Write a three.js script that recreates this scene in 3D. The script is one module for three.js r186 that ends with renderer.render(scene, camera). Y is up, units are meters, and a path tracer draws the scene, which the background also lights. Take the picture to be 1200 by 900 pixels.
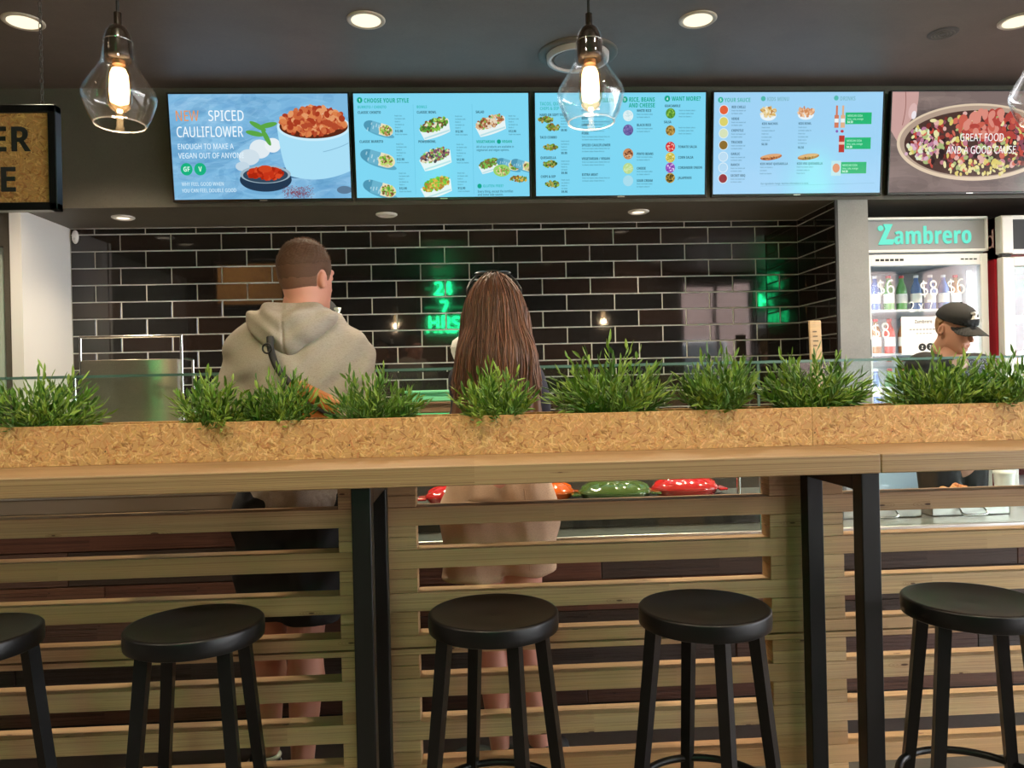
import * as THREE from 'three';
import { RoundedBoxGeometry } from 'three/addons/geometries/RoundedBoxGeometry.js';
import { mergeGeometries } from 'three/addons/utils/BufferGeometryUtils.js';
import { FontLoader } from 'three/addons/loaders/FontLoader.js';
import { TextGeometry } from 'three/addons/geometries/TextGeometry.js';
import { RectAreaLightUniformsLib } from 'three/addons/lights/RectAreaLightUniformsLib.js';

// ---------------------------------------------------------------- camera, sky, exposure
RectAreaLightUniformsLib.init();
const scene = new THREE.Scene();
const camera = new THREE.PerspectiveCamera(53.13, 4 / 3, 0.05, 60);
camera.rotation.order = 'YXZ';
camera.position.set(0, 1.29, 0);
camera.rotation.set(0, THREE.MathUtils.degToRad(-2.954), THREE.MathUtils.degToRad(-1.312));
const renderer = new THREE.WebGLRenderer({ antialias: true });
renderer.toneMapping = THREE.LinearToneMapping;
renderer.toneMappingExposure = 1.55;
renderer.shadowMap.enabled = true;
scene.background = new THREE.Color().setRGB(8, 8.1, 8.4);   // bright overcast sky outside the shop windows

const font = await new FontLoader().loadAsync('fonts/droid/droid_sans_bold.typeface.json');
const fontThin = await new FontLoader().loadAsync('fonts/droid/droid_sans_regular.typeface.json');

// ---------------------------------------------------------------- helpers
let seed = 7;
const rnd = () => { seed |= 0; seed = seed + 0x6D2B79F5 | 0; let t = Math.imul(seed ^ seed >>> 15, 1 | seed); t = t + Math.imul(t ^ t >>> 7, 61 | t) ^ t; return ((t ^ t >>> 14) >>> 0) / 4294967296; };
const rr = (a, b) => a + (b - a) * rnd();
const used = {};
function numbered(n) { const k = used[n] = (used[n] ?? -1) + 1; return k ? n + '_' + String(k).padStart(3, '0') : n; }
function thing(name, label, category, pos = [0, 0, 0], turn = 0, group) {
  const o = new THREE.Group(); o.name = numbered(name); scene.add(o);
  o.position.set(...pos); o.rotation.y = turn; o.userData = { label, category };
  if (group) o.userData.group = group;
  return o;
}
function part(name, geo, mat, parent, label) {
  const g = Array.isArray(geo) ? join(geo) : geo;
  const m = new THREE.Mesh(g, mat); m.name = name; m.castShadow = m.receiveShadow = true; parent.add(m);
  if (label) m.userData.label = label;
  return m;
}
function solo(name, geo, mat, label, category, pos = [0, 0, 0], group) {
  const m = part(numbered(name), geo, mat, scene); m.position.set(...pos); m.userData = { label, category };
  if (group) m.userData.group = group;
  return m;
}
function struct(name, geo, mat, label, parent = scene) {
  const m = part(name, geo, mat, parent); m.userData.kind = 'structure'; if (label) { m.userData.label = label; }
  return m;
}
function structGroup(name, label) { const o = new THREE.Group(); o.name = name; o.userData = { kind: 'structure', label }; scene.add(o); return o; }
function copy(src, label, pos, turn) {
  const c = src.clone(); c.name = numbered(src.name.replace(/_\d{3}$/, '')); c.userData = { ...src.userData }; scene.add(c);
  if (label) c.userData.label = label;
  c.position.set(...pos); if (turn !== undefined) c.rotation.y = turn;
  return c;
}
function boxUV(g) {                       // uv in metres from the local position
  g = g.index ? g.toNonIndexed() : g;
  const p = g.attributes.position, n = g.attributes.normal, uv = new Float32Array(p.count * 2);
  for (let i = 0; i < p.count; i++) {
    const ax = Math.abs(n.getX(i)), ay = Math.abs(n.getY(i)), az = Math.abs(n.getZ(i));
    if (az >= ax && az >= ay) { uv[2 * i] = p.getX(i); uv[2 * i + 1] = p.getY(i); }
    else if (ay >= ax) { uv[2 * i] = p.getX(i); uv[2 * i + 1] = p.getZ(i); }
    else { uv[2 * i] = p.getZ(i); uv[2 * i + 1] = p.getY(i); }
  }
  g.setAttribute('uv', new THREE.BufferAttribute(uv, 2));
  return g;
}
function join(list) { return list.length === 1 ? list[0] : mergeGeometries(list.map((g) => { const h = g.index ? g.toNonIndexed() : g; for (const k of Object.keys(h.attributes)) if (!['position', 'normal', 'uv'].includes(k)) h.deleteAttribute(k); return h; })); }
const box = (x0, x1, y0, y1, z0, z1) => boxUV(new THREE.BoxGeometry(x1 - x0, y1 - y0, z1 - z0).translate((x0 + x1) / 2, (y0 + y1) / 2, (z0 + z1) / 2));
const rbox = (x0, x1, y0, y1, z0, z1, r = 0.004, s = 2) => boxUV(new RoundedBoxGeometry(x1 - x0, y1 - y0, z1 - z0, s, r).translate((x0 + x1) / 2, (y0 + y1) / 2, (z0 + z1) / 2));
const V = (x, y, z) => new THREE.Vector3(x, y, z);
function bar(a, b, r0, r1 = r0, n = 12) {  // tapered round bar from a to b
  const A = V(...a), B = V(...b), d = B.clone().sub(A), L = d.length();
  const g = new THREE.CylinderGeometry(r1, r0, L, n); g.translate(0, L / 2, 0);
  g.applyQuaternion(new THREE.Quaternion().setFromUnitVectors(V(0, 1, 0), d.normalize())); g.translate(...a);
  return g;
}
const tube = (pts, r, n = 24, k = 8) => new THREE.TubeGeometry(new THREE.CatmullRomCurve3(pts.map((p) => V(...p))), n, r, k);
const lathe = (prof, n = 40) => new THREE.LatheGeometry(prof.map(([x, y]) => new THREE.Vector2(x, y)), n);
const ball = (x, y, z, rx, ry = rx, rz = rx, n = 16) => new THREE.SphereGeometry(1, n, Math.max(8, n * 0.7 | 0)).scale(rx, ry, rz).translate(x, y, z);
const text = (s, size, depth, f = font, seg = 4) => new TextGeometry(s, { font: f, size, depth, curveSegments: seg, bevelEnabled: false });
function centred(g) { g.computeBoundingBox(); const b = g.boundingBox; return g.translate(-(b.min.x + b.max.x) / 2, -(b.min.y + b.max.y) / 2, 0); }

// chamfered slab face +z: front face at z = t, size w x h centred at origin
const slabs = {};
function slab(w, h, t, c) {
  const key = [w, h, t, c].map((v) => v.toFixed(4)).join(); if (slabs[key]) return slabs[key];
  const X = w / 2, Y = h / 2, P = [], q = (a, b, cc, d) => P.push(...a, ...b, ...cc, ...a, ...cc, ...d);
  const o = [[-X, -Y, t - c], [X, -Y, t - c], [X, Y, t - c], [-X, Y, t - c]], i = [[-X + c, -Y + c, t], [X - c, -Y + c, t], [X - c, Y - c, t], [-X + c, Y - c, t]], k = [[-X, -Y, 0], [X, -Y, 0], [X, Y, 0], [-X, Y, 0]];
  q(...i); for (let j = 0; j < 4; j++) { const n = (j + 1) % 4; q(o[j], o[n], i[n], i[j]); q(k[j], k[n], o[n], o[j]); }
  const g = new THREE.BufferGeometry(); g.setAttribute('position', new THREE.Float32BufferAttribute(P, 3)); g.computeVertexNormals();
  return slabs[key] = boxUV(g);
}

// ---------------------------------------------------------------- textures
function canvasTex(w, h, draw, srgb = true) {
  const c = document.createElement('canvas'); c.width = w; c.height = h; draw(c.getContext('2d'), w, h);
  const t = new THREE.CanvasTexture(c); t.wrapS = t.wrapT = THREE.RepeatWrapping; if (srgb) t.colorSpace = THREE.SRGBColorSpace;
  return t;
}
const rgb = (r, g, b, a = 1) => `rgba(${r | 0},${g | 0},${b | 0},${a})`;
// grain runs along u; drawn light so that the material colour sets the tone
function woodTex(metresU, metresV, dark, knots) {
  const t = canvasTex(1024, 512, (g, w, h) => {
    g.fillStyle = '#e6e0d8'; g.fillRect(0, 0, w, h);
    for (let i = 0; i < 60; i++) { const y = rnd() * h; g.fillStyle = rgb(255, 245, 225, rr(0.05, 0.25)); g.fillRect(0, y, w, rr(4, 26)); }
    for (let i = 0; i < 520; i++) {
      const y = rnd() * h, x = rr(-200, w), L = rr(150, 1100), a = rr(0.03, dark);
      g.strokeStyle = rgb(rr(70, 120), rr(45, 70), rr(20, 40), a); g.lineWidth = rr(0.6, 2.6); g.beginPath();
      const p = rnd() * 6, am = rr(0.5, 5);
      for (let s = 0; s <= 10; s++) g.lineTo(x + L * s / 10, y + Math.sin(p + s * 0.5) * am);
      g.stroke();
    }
    for (let i = 0; i < knots; i++) {
      const x = rnd() * w, y = rnd() * h, r = rr(3, 8);
      for (let k = 4; k > 0; k--) { g.strokeStyle = rgb(90, 50, 25, 0.25); g.lineWidth = 1.5; g.beginPath(); g.ellipse(x, y, r * k * 1.1, r * k * 0.45, 0, 0, 7); g.stroke(); }
      g.fillStyle = rgb(60, 32, 16, 0.7); g.beginPath(); g.ellipse(x, y, r, r * 0.6, 0, 0, 7); g.fill();
    }
  });
  t.repeat.set(1 / metresU, 1 / metresV); return t;
}
const osb = canvasTex(1536, 1536, (g, w, h) => {
  g.fillStyle = '#bd9262'; g.fillRect(0, 0, w, h);
  for (let i = 0; i < 9000; i++) {
    const x = rnd() * w, y = rnd() * h, L = rr(18, 62), W = rr(5, 17), a = rnd() * Math.PI, v = rnd();
    const t = v < 0.12 ? [132, 86, 48] : v < 0.3 ? [178, 122, 74] : v < 0.75 ? [210, 162, 106] : [230, 190, 136];
    const draw1 = (ox, oy) => {
      g.save(); g.translate(x + ox, y + oy); g.rotate(a); g.fillStyle = rgb(t[0] + rr(-9, 9), t[1] + rr(-9, 9), t[2] + rr(-8, 8), 0.55);
      g.beginPath(); g.moveTo(-L / 2, -W * 0.2); g.quadraticCurveTo(0, -W * 0.8, L / 2, -W * 0.1); g.quadraticCurveTo(L * 0.1, W * 0.6, -L / 2, W * 0.3); g.closePath(); g.fill();
      g.strokeStyle = rgb(96, 56, 24, 0.3); g.lineWidth = 1.1; g.beginPath(); g.moveTo(-L / 2, W * 0.3); g.quadraticCurveTo(L * 0.1, W * 0.7, L / 2, 0); g.stroke(); g.restore();
    };
    draw1(0, 0);
  }
  for (let i = 0; i < 26; i++) { g.fillStyle = rgb(50, 28, 12, 0.8); g.beginPath(); g.ellipse(rnd() * w, rnd() * h, rr(3, 8), rr(2, 5), rnd() * 3, 0, 7); g.fill(); }
});
osb.repeat.set(1 / 0.62, 1 / 0.62);
function noiseTex(n, lo, hi, blotch, srgb = true) {
  return canvasTex(n, n, (g, w, h) => {
    const m = (lo + hi) / 2; g.fillStyle = rgb(m, m, m); g.fillRect(0, 0, w, h);
    for (let i = 0; i < blotch; i++) { const v = rr(lo, hi), x = rnd() * w, y = rnd() * h, r = rr(n * 0.02, n * 0.1); g.fillStyle = rgb(v, v, v, 0.12); for (const ox of [-w, 0, w]) for (const oy of [-h, 0, h]) if (x + ox > -r && x + ox < w + r && y + oy > -r && y + oy < h + r) { g.beginPath(); g.ellipse(x + ox, y + oy, r, r * rr(0.5, 1), 0, 0, 7); g.fill(); } }
    for (let i = 0; i < n * n / 12; i++) { const v = rr(lo, hi); g.fillStyle = rgb(v, v, v, 0.4); g.fillRect(rnd() * w, rnd() * h, rr(1, 2.4), rr(1, 2.4)); }
  }, srgb);
}
const speck = noiseTex(512, 190, 255, 300);
const bumpy = noiseTex(512, 60, 200, 500, false);
const fabric = canvasTex(512, 512, (g, w, h) => {
  g.fillStyle = '#dcdcdc'; g.fillRect(0, 0, w, h);
  for (let i = 0; i < 42000; i++) { const v = rr(150, 255); g.fillStyle = rgb(v, v, v, 0.35); g.fillRect(rnd() * w, rnd() * h, rr(1, 5), rr(0.8, 1.8)); }
});
const pineA = woodTex(1.4, 0.33, 0.1, 5), pineB = woodTex(1.4, 0.33, 0.16, 8), darkGrain = woodTex(0.9, 0.22, 0.55, 6), ply = woodTex(1.6, 0.13, 0.34, 2);

// ---------------------------------------------------------------- materials
const M = (r, g, b, o = {}) => { const { phys, ...q } = o; const m = phys ? new THREE.MeshPhysicalMaterial(q) : new THREE.MeshStandardMaterial(q); m.color.setRGB(r, g, b); if (q.roughness === undefined) m.roughness = 0.7; return m; };
const rep = (t, x, y = x) => { const c = t.clone(); c.repeat.set(x, y); return c; };
const mat = {
  ceiling: M(0.165, 0.137, 0.122, { roughness: 0.55, map: rep(speck, 0.7), bumpMap: rep(bumpy, 3), bumpScale: 0.0006 }),
  bulkhead: M(0.135, 0.12, 0.095, { roughness: 0.5, map: rep(speck, 0.8) }),
  pillar: M(0.34, 0.34, 0.34, { roughness: 0.5, map: rep(speck, 0.8) }),
  white: M(0.78, 0.77, 0.76, { roughness: 0.45 }),
  dark: M(0.02, 0.02, 0.021, { roughness: 0.6 }),
  wallDark: M(0.06, 0.056, 0.054, { roughness: 0.8, map: rep(speck, 0.6) }),
  wallPlain: M(0.42, 0.38, 0.35, { roughness: 0.8, map: rep(speck, 0.5) }),
  floor: M(0.17, 0.135, 0.115, { roughness: 0.5, map: rep(speck, 0.5) }),
  grout: M(0.8, 0.78, 0.75, { roughness: 0.9, map: rep(speck, 2) }),
  steel: M(0.62, 0.61, 0.59, { metalness: 1, roughness: 0.33 }),
  brushed: M(0.72, 0.64, 0.53, { phys: true, metalness: 0.9, roughness: 0.4, anisotropy: 0.75, anisotropyRotation: Math.PI / 2, map: rep(speck, 1.3) }),
  chrome: M(0.75, 0.75, 0.75, { metalness: 1, roughness: 0.12 }),
  blackMetal: M(0.005, 0.005, 0.0055, { roughness: 0.42, metalness: 0.2 }),
  stool: M(0.006, 0.006, 0.007, { roughness: 0.36, metalness: 0.35, bumpMap: rep(bumpy, 6), bumpScale: 0.0002 }),
  plastic: M(0.012, 0.012, 0.012, { roughness: 0.3 }),
  osb: M(1, 1, 1, { roughness: 0.75, map: osb, bumpMap: osb, bumpScale: 0.0012 }),
  bar: M(0.42, 0.29, 0.17, { roughness: 0.42, map: ply }),
  glass: new THREE.MeshPhysicalMaterial({ color: 0xffffff, transmission: 1, thickness: 0, roughness: 0.02, ior: 1.5 }),
  sneeze: new THREE.MeshPhysicalMaterial({ color: new THREE.Color().setRGB(0.93, 0.98, 0.96), transmission: 1, thickness: 0, roughness: 0.02, ior: 1.45 }),
  glassEdge: M(0.16, 0.3, 0.28, { roughness: 0.15 }),
  enamelRed: M(0.62, 0.02, 0.025, { phys: true, roughness: 0.18, clearcoat: 1, clearcoatRoughness: 0.08 }),
  enamelOrange: M(0.85, 0.13, 0.01, { phys: true, roughness: 0.18, clearcoat: 1, clearcoatRoughness: 0.08 }),
  enamelGreen: M(0.075, 0.135, 0.03, { phys: true, roughness: 0.18, clearcoat: 1, clearcoatRoughness: 0.08 }),
  paper: M(0.85, 0.84, 0.82, { roughness: 0.8 }),
  soil: M(0.03, 0.022, 0.016, { roughness: 1 }),
};
const tileMats = [[0.012, 0.0105, 0.01], [0.016, 0.012, 0.0105], [0.0095, 0.009, 0.009], [0.02, 0.0125, 0.01]].map(([r, g, b]) => M(r, g, b, { phys: true, roughness: 0.05, clearcoat: 0.6, clearcoatRoughness: 0.015, bumpMap: rep(bumpy, 1.4), bumpScale: 0.00007 }));
const pineMats = [[0.6, 0.4, 0.22], [0.55, 0.36, 0.19], [0.64, 0.44, 0.25], [0.5, 0.3, 0.155]].map(([r, g, b], i) => M(r, g, b, { roughness: 0.6, map: i % 2 ? pineA : pineB, bumpMap: i % 2 ? pineA : pineB, bumpScale: 0.0006 }));
const plankMats = [[0.13, 0.052, 0.034], [0.085, 0.036, 0.026], [0.06, 0.045, 0.045], [0.15, 0.07, 0.045], [0.045, 0.027, 0.022], [0.11, 0.06, 0.05]].map(([r, g, b]) => M(r, g, b, { roughness: 0.7, map: darkGrain, bumpMap: darkGrain, bumpScale: 0.002 }));

// ---------------------------------------------------------------- room shell
const ZT = -4.795, SOF = 2.295, CEIL = 2.943, ZB = -4.27;
struct('floor', box(-4.3, 6.3, -0.1, 0, -5.6, 2.2), mat.floor, 'grey brown shop floor');
struct('ceiling', box(-4.3, 6.3, CEIL, CEIL + 0.12, -5.6, 2.2), mat.ceiling, 'dark grey painted ceiling with downlights');
struct('wall_left', box(-4.3, -4.2, 0, CEIL, -5.6, 2.2), mat.wallPlain, 'plain side wall');
struct('wall_right', [box(6.2, 6.3, 0, CEIL, -5.6, -3.6), box(6.2, 6.3, 0, CEIL, 1.7, 2.2), box(6.2, 6.3, 0, 0.2, -3.6, 1.7), box(6.2, 6.3, 2.75, CEIL, -3.6, 1.7)], mat.wallPlain, 'plain side wall beyond the fridges');
struct('trim_1', box(-4.2, 6.2, SOF, CEIL, -5.5, ZB), mat.bulkhead, 'dark grey bulkhead that carries the menu screens');
struct('wall_alcove', box(2.28, 6.2, 0, SOF, -5.5, -5.2), mat.dark, 'black wall behind the drink fridges');
struct('wall_pillar', box(2.1, 2.275, 0, SOF, ZT - 0.1, ZB), mat.pillar, 'grey pillar between tiled wall and fridge');
// white side wall on the left and the grey door beside it
struct('wall_white', [box(-2.47, -2.421, 0, SOF, ZT - 0.1, -4.31)], mat.white, 'white side wall at the end of the black tiles');
struct('trim_2', [box(-2.475, -2.413, 0, SOF, -4.31, -4.275)], mat.white, 'narrow white corner trim');
{
  const d = structGroup('door_1', 'grey door with a pale glazed panel beside the white wall');
  const dm = M(0.14, 0.125, 0.105, { roughness: 0.55, map: rep(speck, 0.8) });
  part('door_frame', [box(-4.2, -2.478, 2.1, SOF, -4.4, -4.3), box(-2.522, -2.478, 0, 2.1, -4.4, -4.3), box(-4.2, -2.522, 0, 1.26, -4.38, -4.32)], dm, d);
  part('glazed_panel', box(-4.2, -2.522, 1.26, 2.1, -4.37, -4.34), M(0.5, 0.6, 0.55, { roughness: 0.25 }), d);
}
// back wall: grout bed with every black tile a piece of its own
const wb = structGroup('wall_back', 'wall of glossy black subway tiles with pale grout');
const X0 = -2.1237, Y0 = 2.255, PX = 0.303, PY = 0.10275, G = 0.0072, XL = -2.419, XR = 2.094;
part('grout_bed', box(-2.47, 2.3, 0, SOF, ZT - 0.14, ZT - 0.004), mat.grout, wb);
function tileRow(parent, u0, u1, phase, yTop, yBot, place) {
  const k0 = Math.floor((u0 - phase) / PX);
  for (let k = k0; phase + k * PX < u1; k++) {
    const a = Math.max(u0, phase + k * PX), b = Math.min(u1, phase + (k + 1) * PX);
    if (b - a < 0.025) continue;
    const m = part('tile', slab(b - a - G, yTop - yBot - G, 0.006, 0.0018), tileMats[(rnd() * 4) | 0], parent);
    place(m, (a + b) / 2, (yTop + yBot) / 2);
    m.rotateX(rr(-0.0022, 0.0022)); m.rotateY(rr(-0.0022, 0.0022));
  }
}
for (let r = -1; r < 13; r++) {
  const top = r < 0 ? SOF - 0.002 : Y0 - r * PY, bot = Y0 - (r + 1) * PY, ph = X0 + (r % 2 ? PX / 2 : 0);
  tileRow(wb, XL, XR, ph, top, bot, (m, u, v) => m.position.set(u, v, ZT - 0.005));
}
const wr = structGroup('wall_return', 'black tiled side of the grey pillar');
part('grout_bed', box(XR - 0.003, 2.1, 0, SOF, ZT - 0.005, ZB - 0.012), mat.grout, wr);
for (let r = -1; r < 13; r++) {
  const top = r < 0 ? SOF - 0.002 : Y0 - r * PY, bot = Y0 - (r + 1) * PY;
  tileRow(wr, 0.008, ZB - ZT - 0.012, (r % 2 ? 0.12 : -0.03), top, bot, (m, u, v) => { m.position.set(XR - 0.003, v, ZT + u); m.rotation.y = -Math.PI / 2; });
}
struct('trim_3', box(2.084, 2.1, 0, SOF, ZB - 0.012, ZB), mat.dark, 'dark metal tile edge on the pillar corner');
// wall behind the photographer: shopfront with openings towards the street on the right
struct('wall_front', [box(-4.2, 3.2, 0, CEIL, 2.0, 2.2), box(4.35, 5.0, 0, CEIL, 2.0, 2.2), box(3.2, 4.35, 2.8, CEIL, 2.0, 2.2), box(5.0, 6.2, 2.85, CEIL, 2.0, 2.2), box(5.0, 6.2, 0, 0.3, 2.0, 2.2)], mat.wallDark, 'dark shopfront wall behind the seats');
for (const [n, x0, x1, y0, y1, mull] of [[1, 3.2, 4.35, 0, 2.8, [3.78]], [2, 5.0, 6.2, 0.3, 2.85, [5.6]]]) {
  const w = structGroup('window_' + n, n === 1 ? 'glazed shop entrance' : 'wide shop window');
  part('window_frame', [box(x0, x0 + 0.05, y0, y1, 2.06, 2.12), box(x1 - 0.05, x1, y0, y1, 2.06, 2.12), box(x0, x1, y1 - 0.06, y1, 2.06, 2.12), box(x0, x1, y0, y0 + 0.06, 2.06, 2.12), ...mull.map((x) => box(x - 0.025, x + 0.025, y0, y1, 2.06, 2.12))], mat.blackMetal, w);
  part('pane', box(x0, x1, y0, y1, 2.085, 2.09), mat.glass, w);
}
{
  const w = structGroup('window_3', 'wide side window towards the street'), z0 = -3.6, z1 = 1.7, y0 = 0.2, y1 = 2.75;
  part('window_frame', [...[z0, -2.28, -0.95, 0.38, z1 - 0.05].map((z) => box(6.22, 6.28, y0, y1, z, z + 0.05)), box(6.22, 6.28, y0, y0 + 0.05, z0, z1), box(6.22, 6.28, y1 - 0.05, y1, z0, z1)], mat.blackMetal, w);
  part('pane', box(6.245, 6.25, y0, y1, z0, z1), mat.glass, w);
}
struct('pavement', [box(-6, 18, -0.2, -0.04, 2.2, 16), box(6.3, 18, -0.2, -0.04, -8, 2.2)], M(0.4, 0.37, 0.35, { map: rep(speck, 0.4) }), 'street pavement outside');
{
  const b = structGroup('wall_street', 'pale pink rendered building across the street'); b.position.set(6, -0.04, 16.2);
  part('wall', box(-12, 12, 0, 5.2, 0, 0.6), M(0.6, 0.42, 0.37, { map: rep(speck, 0.2) }), b);
  for (let i = 0; i < 6; i++) { const w = part('window', box(-10 + i * 3.6, -8.2 + i * 3.6, 0.9, 2.6, -0.06, 0.02), mat.white, b); part('pane', box(-9.9 + i * 3.6, -8.3 + i * 3.6, 1.0, 2.5, -0.08, -0.05), M(0.05, 0.07, 0.08, { roughness: 0.1 }), w); }
}

// ---------------------------------------------------------------- ceiling fittings
const WARM = new THREE.Color().setRGB(1, 0.82, 0.58);
function lampGlow(r, g, b, k) { const m = M(0.02, 0.02, 0.02); m.emissive.setRGB(r, g, b); m.emissiveIntensity = k; return m; }
const glowDown = lampGlow(1, 0.82, 0.56, 0.95);
function downlight(x, z, label, I) {
  const o = thing('ceiling_downlight', label, 'downlight', [x, CEIL, z], 0, 'round downlights in the dark ceiling');
  part('trim_ring', lathe([[0.066, 0.001], [0.066, -0.006], [0.08, -0.009], [0.086, -0.004], [0.086, 0.001]], 36), M(0.45, 0.4, 0.33, { roughness: 0.4 }), o);
  part('lens', new THREE.CylinderGeometry(0.066, 0.066, 0.006, 32).translate(0, -0.003, 0), glowDown, o);
  const s = new THREE.SpotLight(WARM, I, 0, 1.05, 0.55, 2); s.position.set(0, -0.014, 0); s.target.position.set(0, -3, 0); s.castShadow = true; s.shadow.radius = 3; s.name = 'lamp'; o.add(s, s.target);
}
const DOWN = 7, FRONT = 12.5;
downlight(-1.945, -3.5, 'round glowing downlight above the order sign chain', FRONT);
downlight(-0.44, -3.48, 'round glowing downlight in ceiling above cauliflower and style menu screens', FRONT);
downlight(1.07, -3.47, 'round glowing downlight in ceiling beside round air vent', FRONT);
downlight(2.6, -3.48, 'round glowing downlight beside small grey ceiling plate', FRONT);
for (const z of [-0.9, 1.0]) for (const x of [-3.15, -1.945, -0.44, 1.07, 2.6]) downlight(x, z, 'round glowing downlight above the customer seating', DOWN);
{
  const o = thing('air_vent', 'round dark air vent with pale crescent rim in ceiling', 'air vent', [0.567, CEIL, -3.839]);
  part('outer_ring', lathe([[0.155, 0.0], [0.16, -0.012], [0.19, -0.014], [0.2, -0.004], [0.2, 0.0]], 48), mat.bulkhead, o);
  part('inner_ring', lathe([[0.13, 0.0], [0.135, -0.035], [0.155, -0.036], [0.158, 0.0]], 48), M(0.5, 0.47, 0.46, { roughness: 0.5 }), o);
  part('disc', lathe([[0, -0.02], [0.1, -0.02], [0.115, -0.03], [0.125, -0.028], [0.125, 0], [0, 0]].reverse(), 48), mat.ceiling, o);
  const p = thing('ceiling_plate', 'small round grey cover plate set in the ceiling', 'cover plate', [2.318, CEIL, -3.611]);
  part('cover', lathe([[0, -0.006], [0.062, -0.006], [0.07, -0.002], [0.07, 0.0]].reverse(), 36), M(0.09, 0.085, 0.085), p);
  part('grille', join([0.02, 0.035, 0.05].map((r) => new THREE.TorusGeometry(r, 0.002, 6, 32).rotateX(Math.PI / 2).translate(0, -0.006, 0))), mat.bulkhead, p);
}
for (const [i, x, on] of [[0, -1.972, 1], [1, -0.476, 0], [2, 1.005, 1]]) {
  const o = thing('soffit_spot', ['small lit recessed spot above the steel stand', 'small white recessed spot that is off, under style menu screen', 'small lit recessed spot under the rice and beans screen'][i], 'spotlight', [x, SOF, -4.5], 0, 'recessed spots over the tiled wall');
  part('trim_ring', lathe([[0.036, 0], [0.036, -0.008], [0.05, -0.012], [0.062, -0.005], [0.062, 0]], 32), mat.white, o);
  part('lens', new THREE.CylinderGeometry(0.036, 0.036, 0.008, 24).translate(0, -0.002, 0), on ? lampGlow(1, 0.85, 0.62, 1.2) : mat.white, o);
  if (on) { const s = new THREE.SpotLight(WARM, 1.3, 0, 1.0, 0.9, 2); s.position.set(0, -0.014, 0); s.target.position.set(0, -2, 0.05); s.castShadow = true; s.name = 'lamp'; o.add(s, s.target); }
}
{
  const s = thing('wall_sensor', 'small white oval sensor on the tiles by white wall', 'sensor', [-2.384, 2.242, ZT]);
  part('housing', ball(0, 0, 0.008, 0.02, 0.042, 0.016), mat.white, s);
  part('lens', ball(0, -0.012, 0.02, 0.008, 0.008, 0.006), M(0.6, 0.6, 0.6), s);
}

// ---------------------------------------------------------------- pendant lamps
function pendant(x, z, label) {
  const o = thing('pendant_lamp', label, 'pendant lamp', [x, 0, z], 0, 'glass pendant lamps over the bar');
  part('ceiling_rose', lathe([[0, CEIL - 0.03], [0.03, CEIL - 0.03], [0.045, CEIL - 0.012], [0.045, CEIL], [0, CEIL]], 28), mat.plastic, o);
  part('cord', bar([0, 2.13, 0], [0, CEIL - 0.02, 0], 0.0036), mat.plastic, o);
  const h = part('lamp_holder', lathe([[0, 2.028], [0.026, 2.028], [0.0285, 2.04], [0.028, 2.068], [0.024, 2.088], [0.016, 2.103], [0.008, 2.108], [0.008, 2.135], [0, 2.135]], 32), M(0.028, 0.018, 0.014, { roughness: 0.25 }), o);
  part('ring', new THREE.TorusGeometry(0.0292, 0.0012, 8, 36).rotateX(Math.PI / 2).translate(0, 2.071, 0), mat.chrome, h);
  const prof = [[0.0535, 1.886], [0.064, 1.905], [0.0755, 1.938], [0.077, 1.95], [0.074, 1.962], [0.055, 1.992], [0.039, 2.018], [0.0345, 2.03], [0.0325, 2.05], [0.0305, 2.072], [0.027, 2.088], [0.019, 2.102], [0.01, 2.109]];
  part('glass_shade', lathe([...prof, ...prof.map(([r, y]) => [Math.max(r - 0.0024, 0.008), y - 0.0012]).reverse(), prof[0]], 56), mat.glass, o);
  part('rim', new THREE.TorusGeometry(0.0526, 0.0018, 8, 56).rotateX(Math.PI / 2).translate(0, 1.886, 0), new THREE.MeshPhysicalMaterial({ color: 0xffffff, transmission: 0.97, thickness: 0, roughness: 0.05 }), o);
  const b = part('bulb', lathe([[0.014, 2.03], [0.017, 2.02], [0.0245, 2.0], [0.027, 1.97], [0.0262, 1.94], [0.02, 1.923], [0.009, 1.914], [0, 1.912]], 32), new THREE.MeshPhysicalMaterial({ color: new THREE.Color().setRGB(1, 0.86, 0.68), transmission: 1, thickness: 0, roughness: 0.03 }), o);
  part('filament', lathe([[0, 2.014], [0.014, 2.01], [0.019, 1.997], [0.0212, 1.962], [0.019, 1.937], [0, 1.928]].reverse(), 20), lampGlow(1, 0.74, 0.42, 5), b, 'glowing filament cage');
  part('bulb_cap', new THREE.CylinderGeometry(0.0135, 0.0135, 0.014, 20).translate(0, 2.026, 0), M(0.5, 0.3, 0.18, { metalness: 0.8, roughness: 0.35 }), b);
  const L = new THREE.PointLight(new THREE.Color().setRGB(1, 0.7, 0.42), 0.4, 0, 2); L.position.set(0, 1.9, 0); L.castShadow = true; L.shadow.radius = 0.9; L.name = 'lamp'; o.add(L);
}
pendant(-0.769, -1.75, 'glass pendant lamp with glowing bulb hanging near the order sign');
pendant(0.286, -1.75, 'glass pendant lamp with glowing bulb hanging before the round air vent');
pendant(1.372, -1.75, 'glass pendant lamp with glowing bulb hanging before the good food screen');

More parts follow.
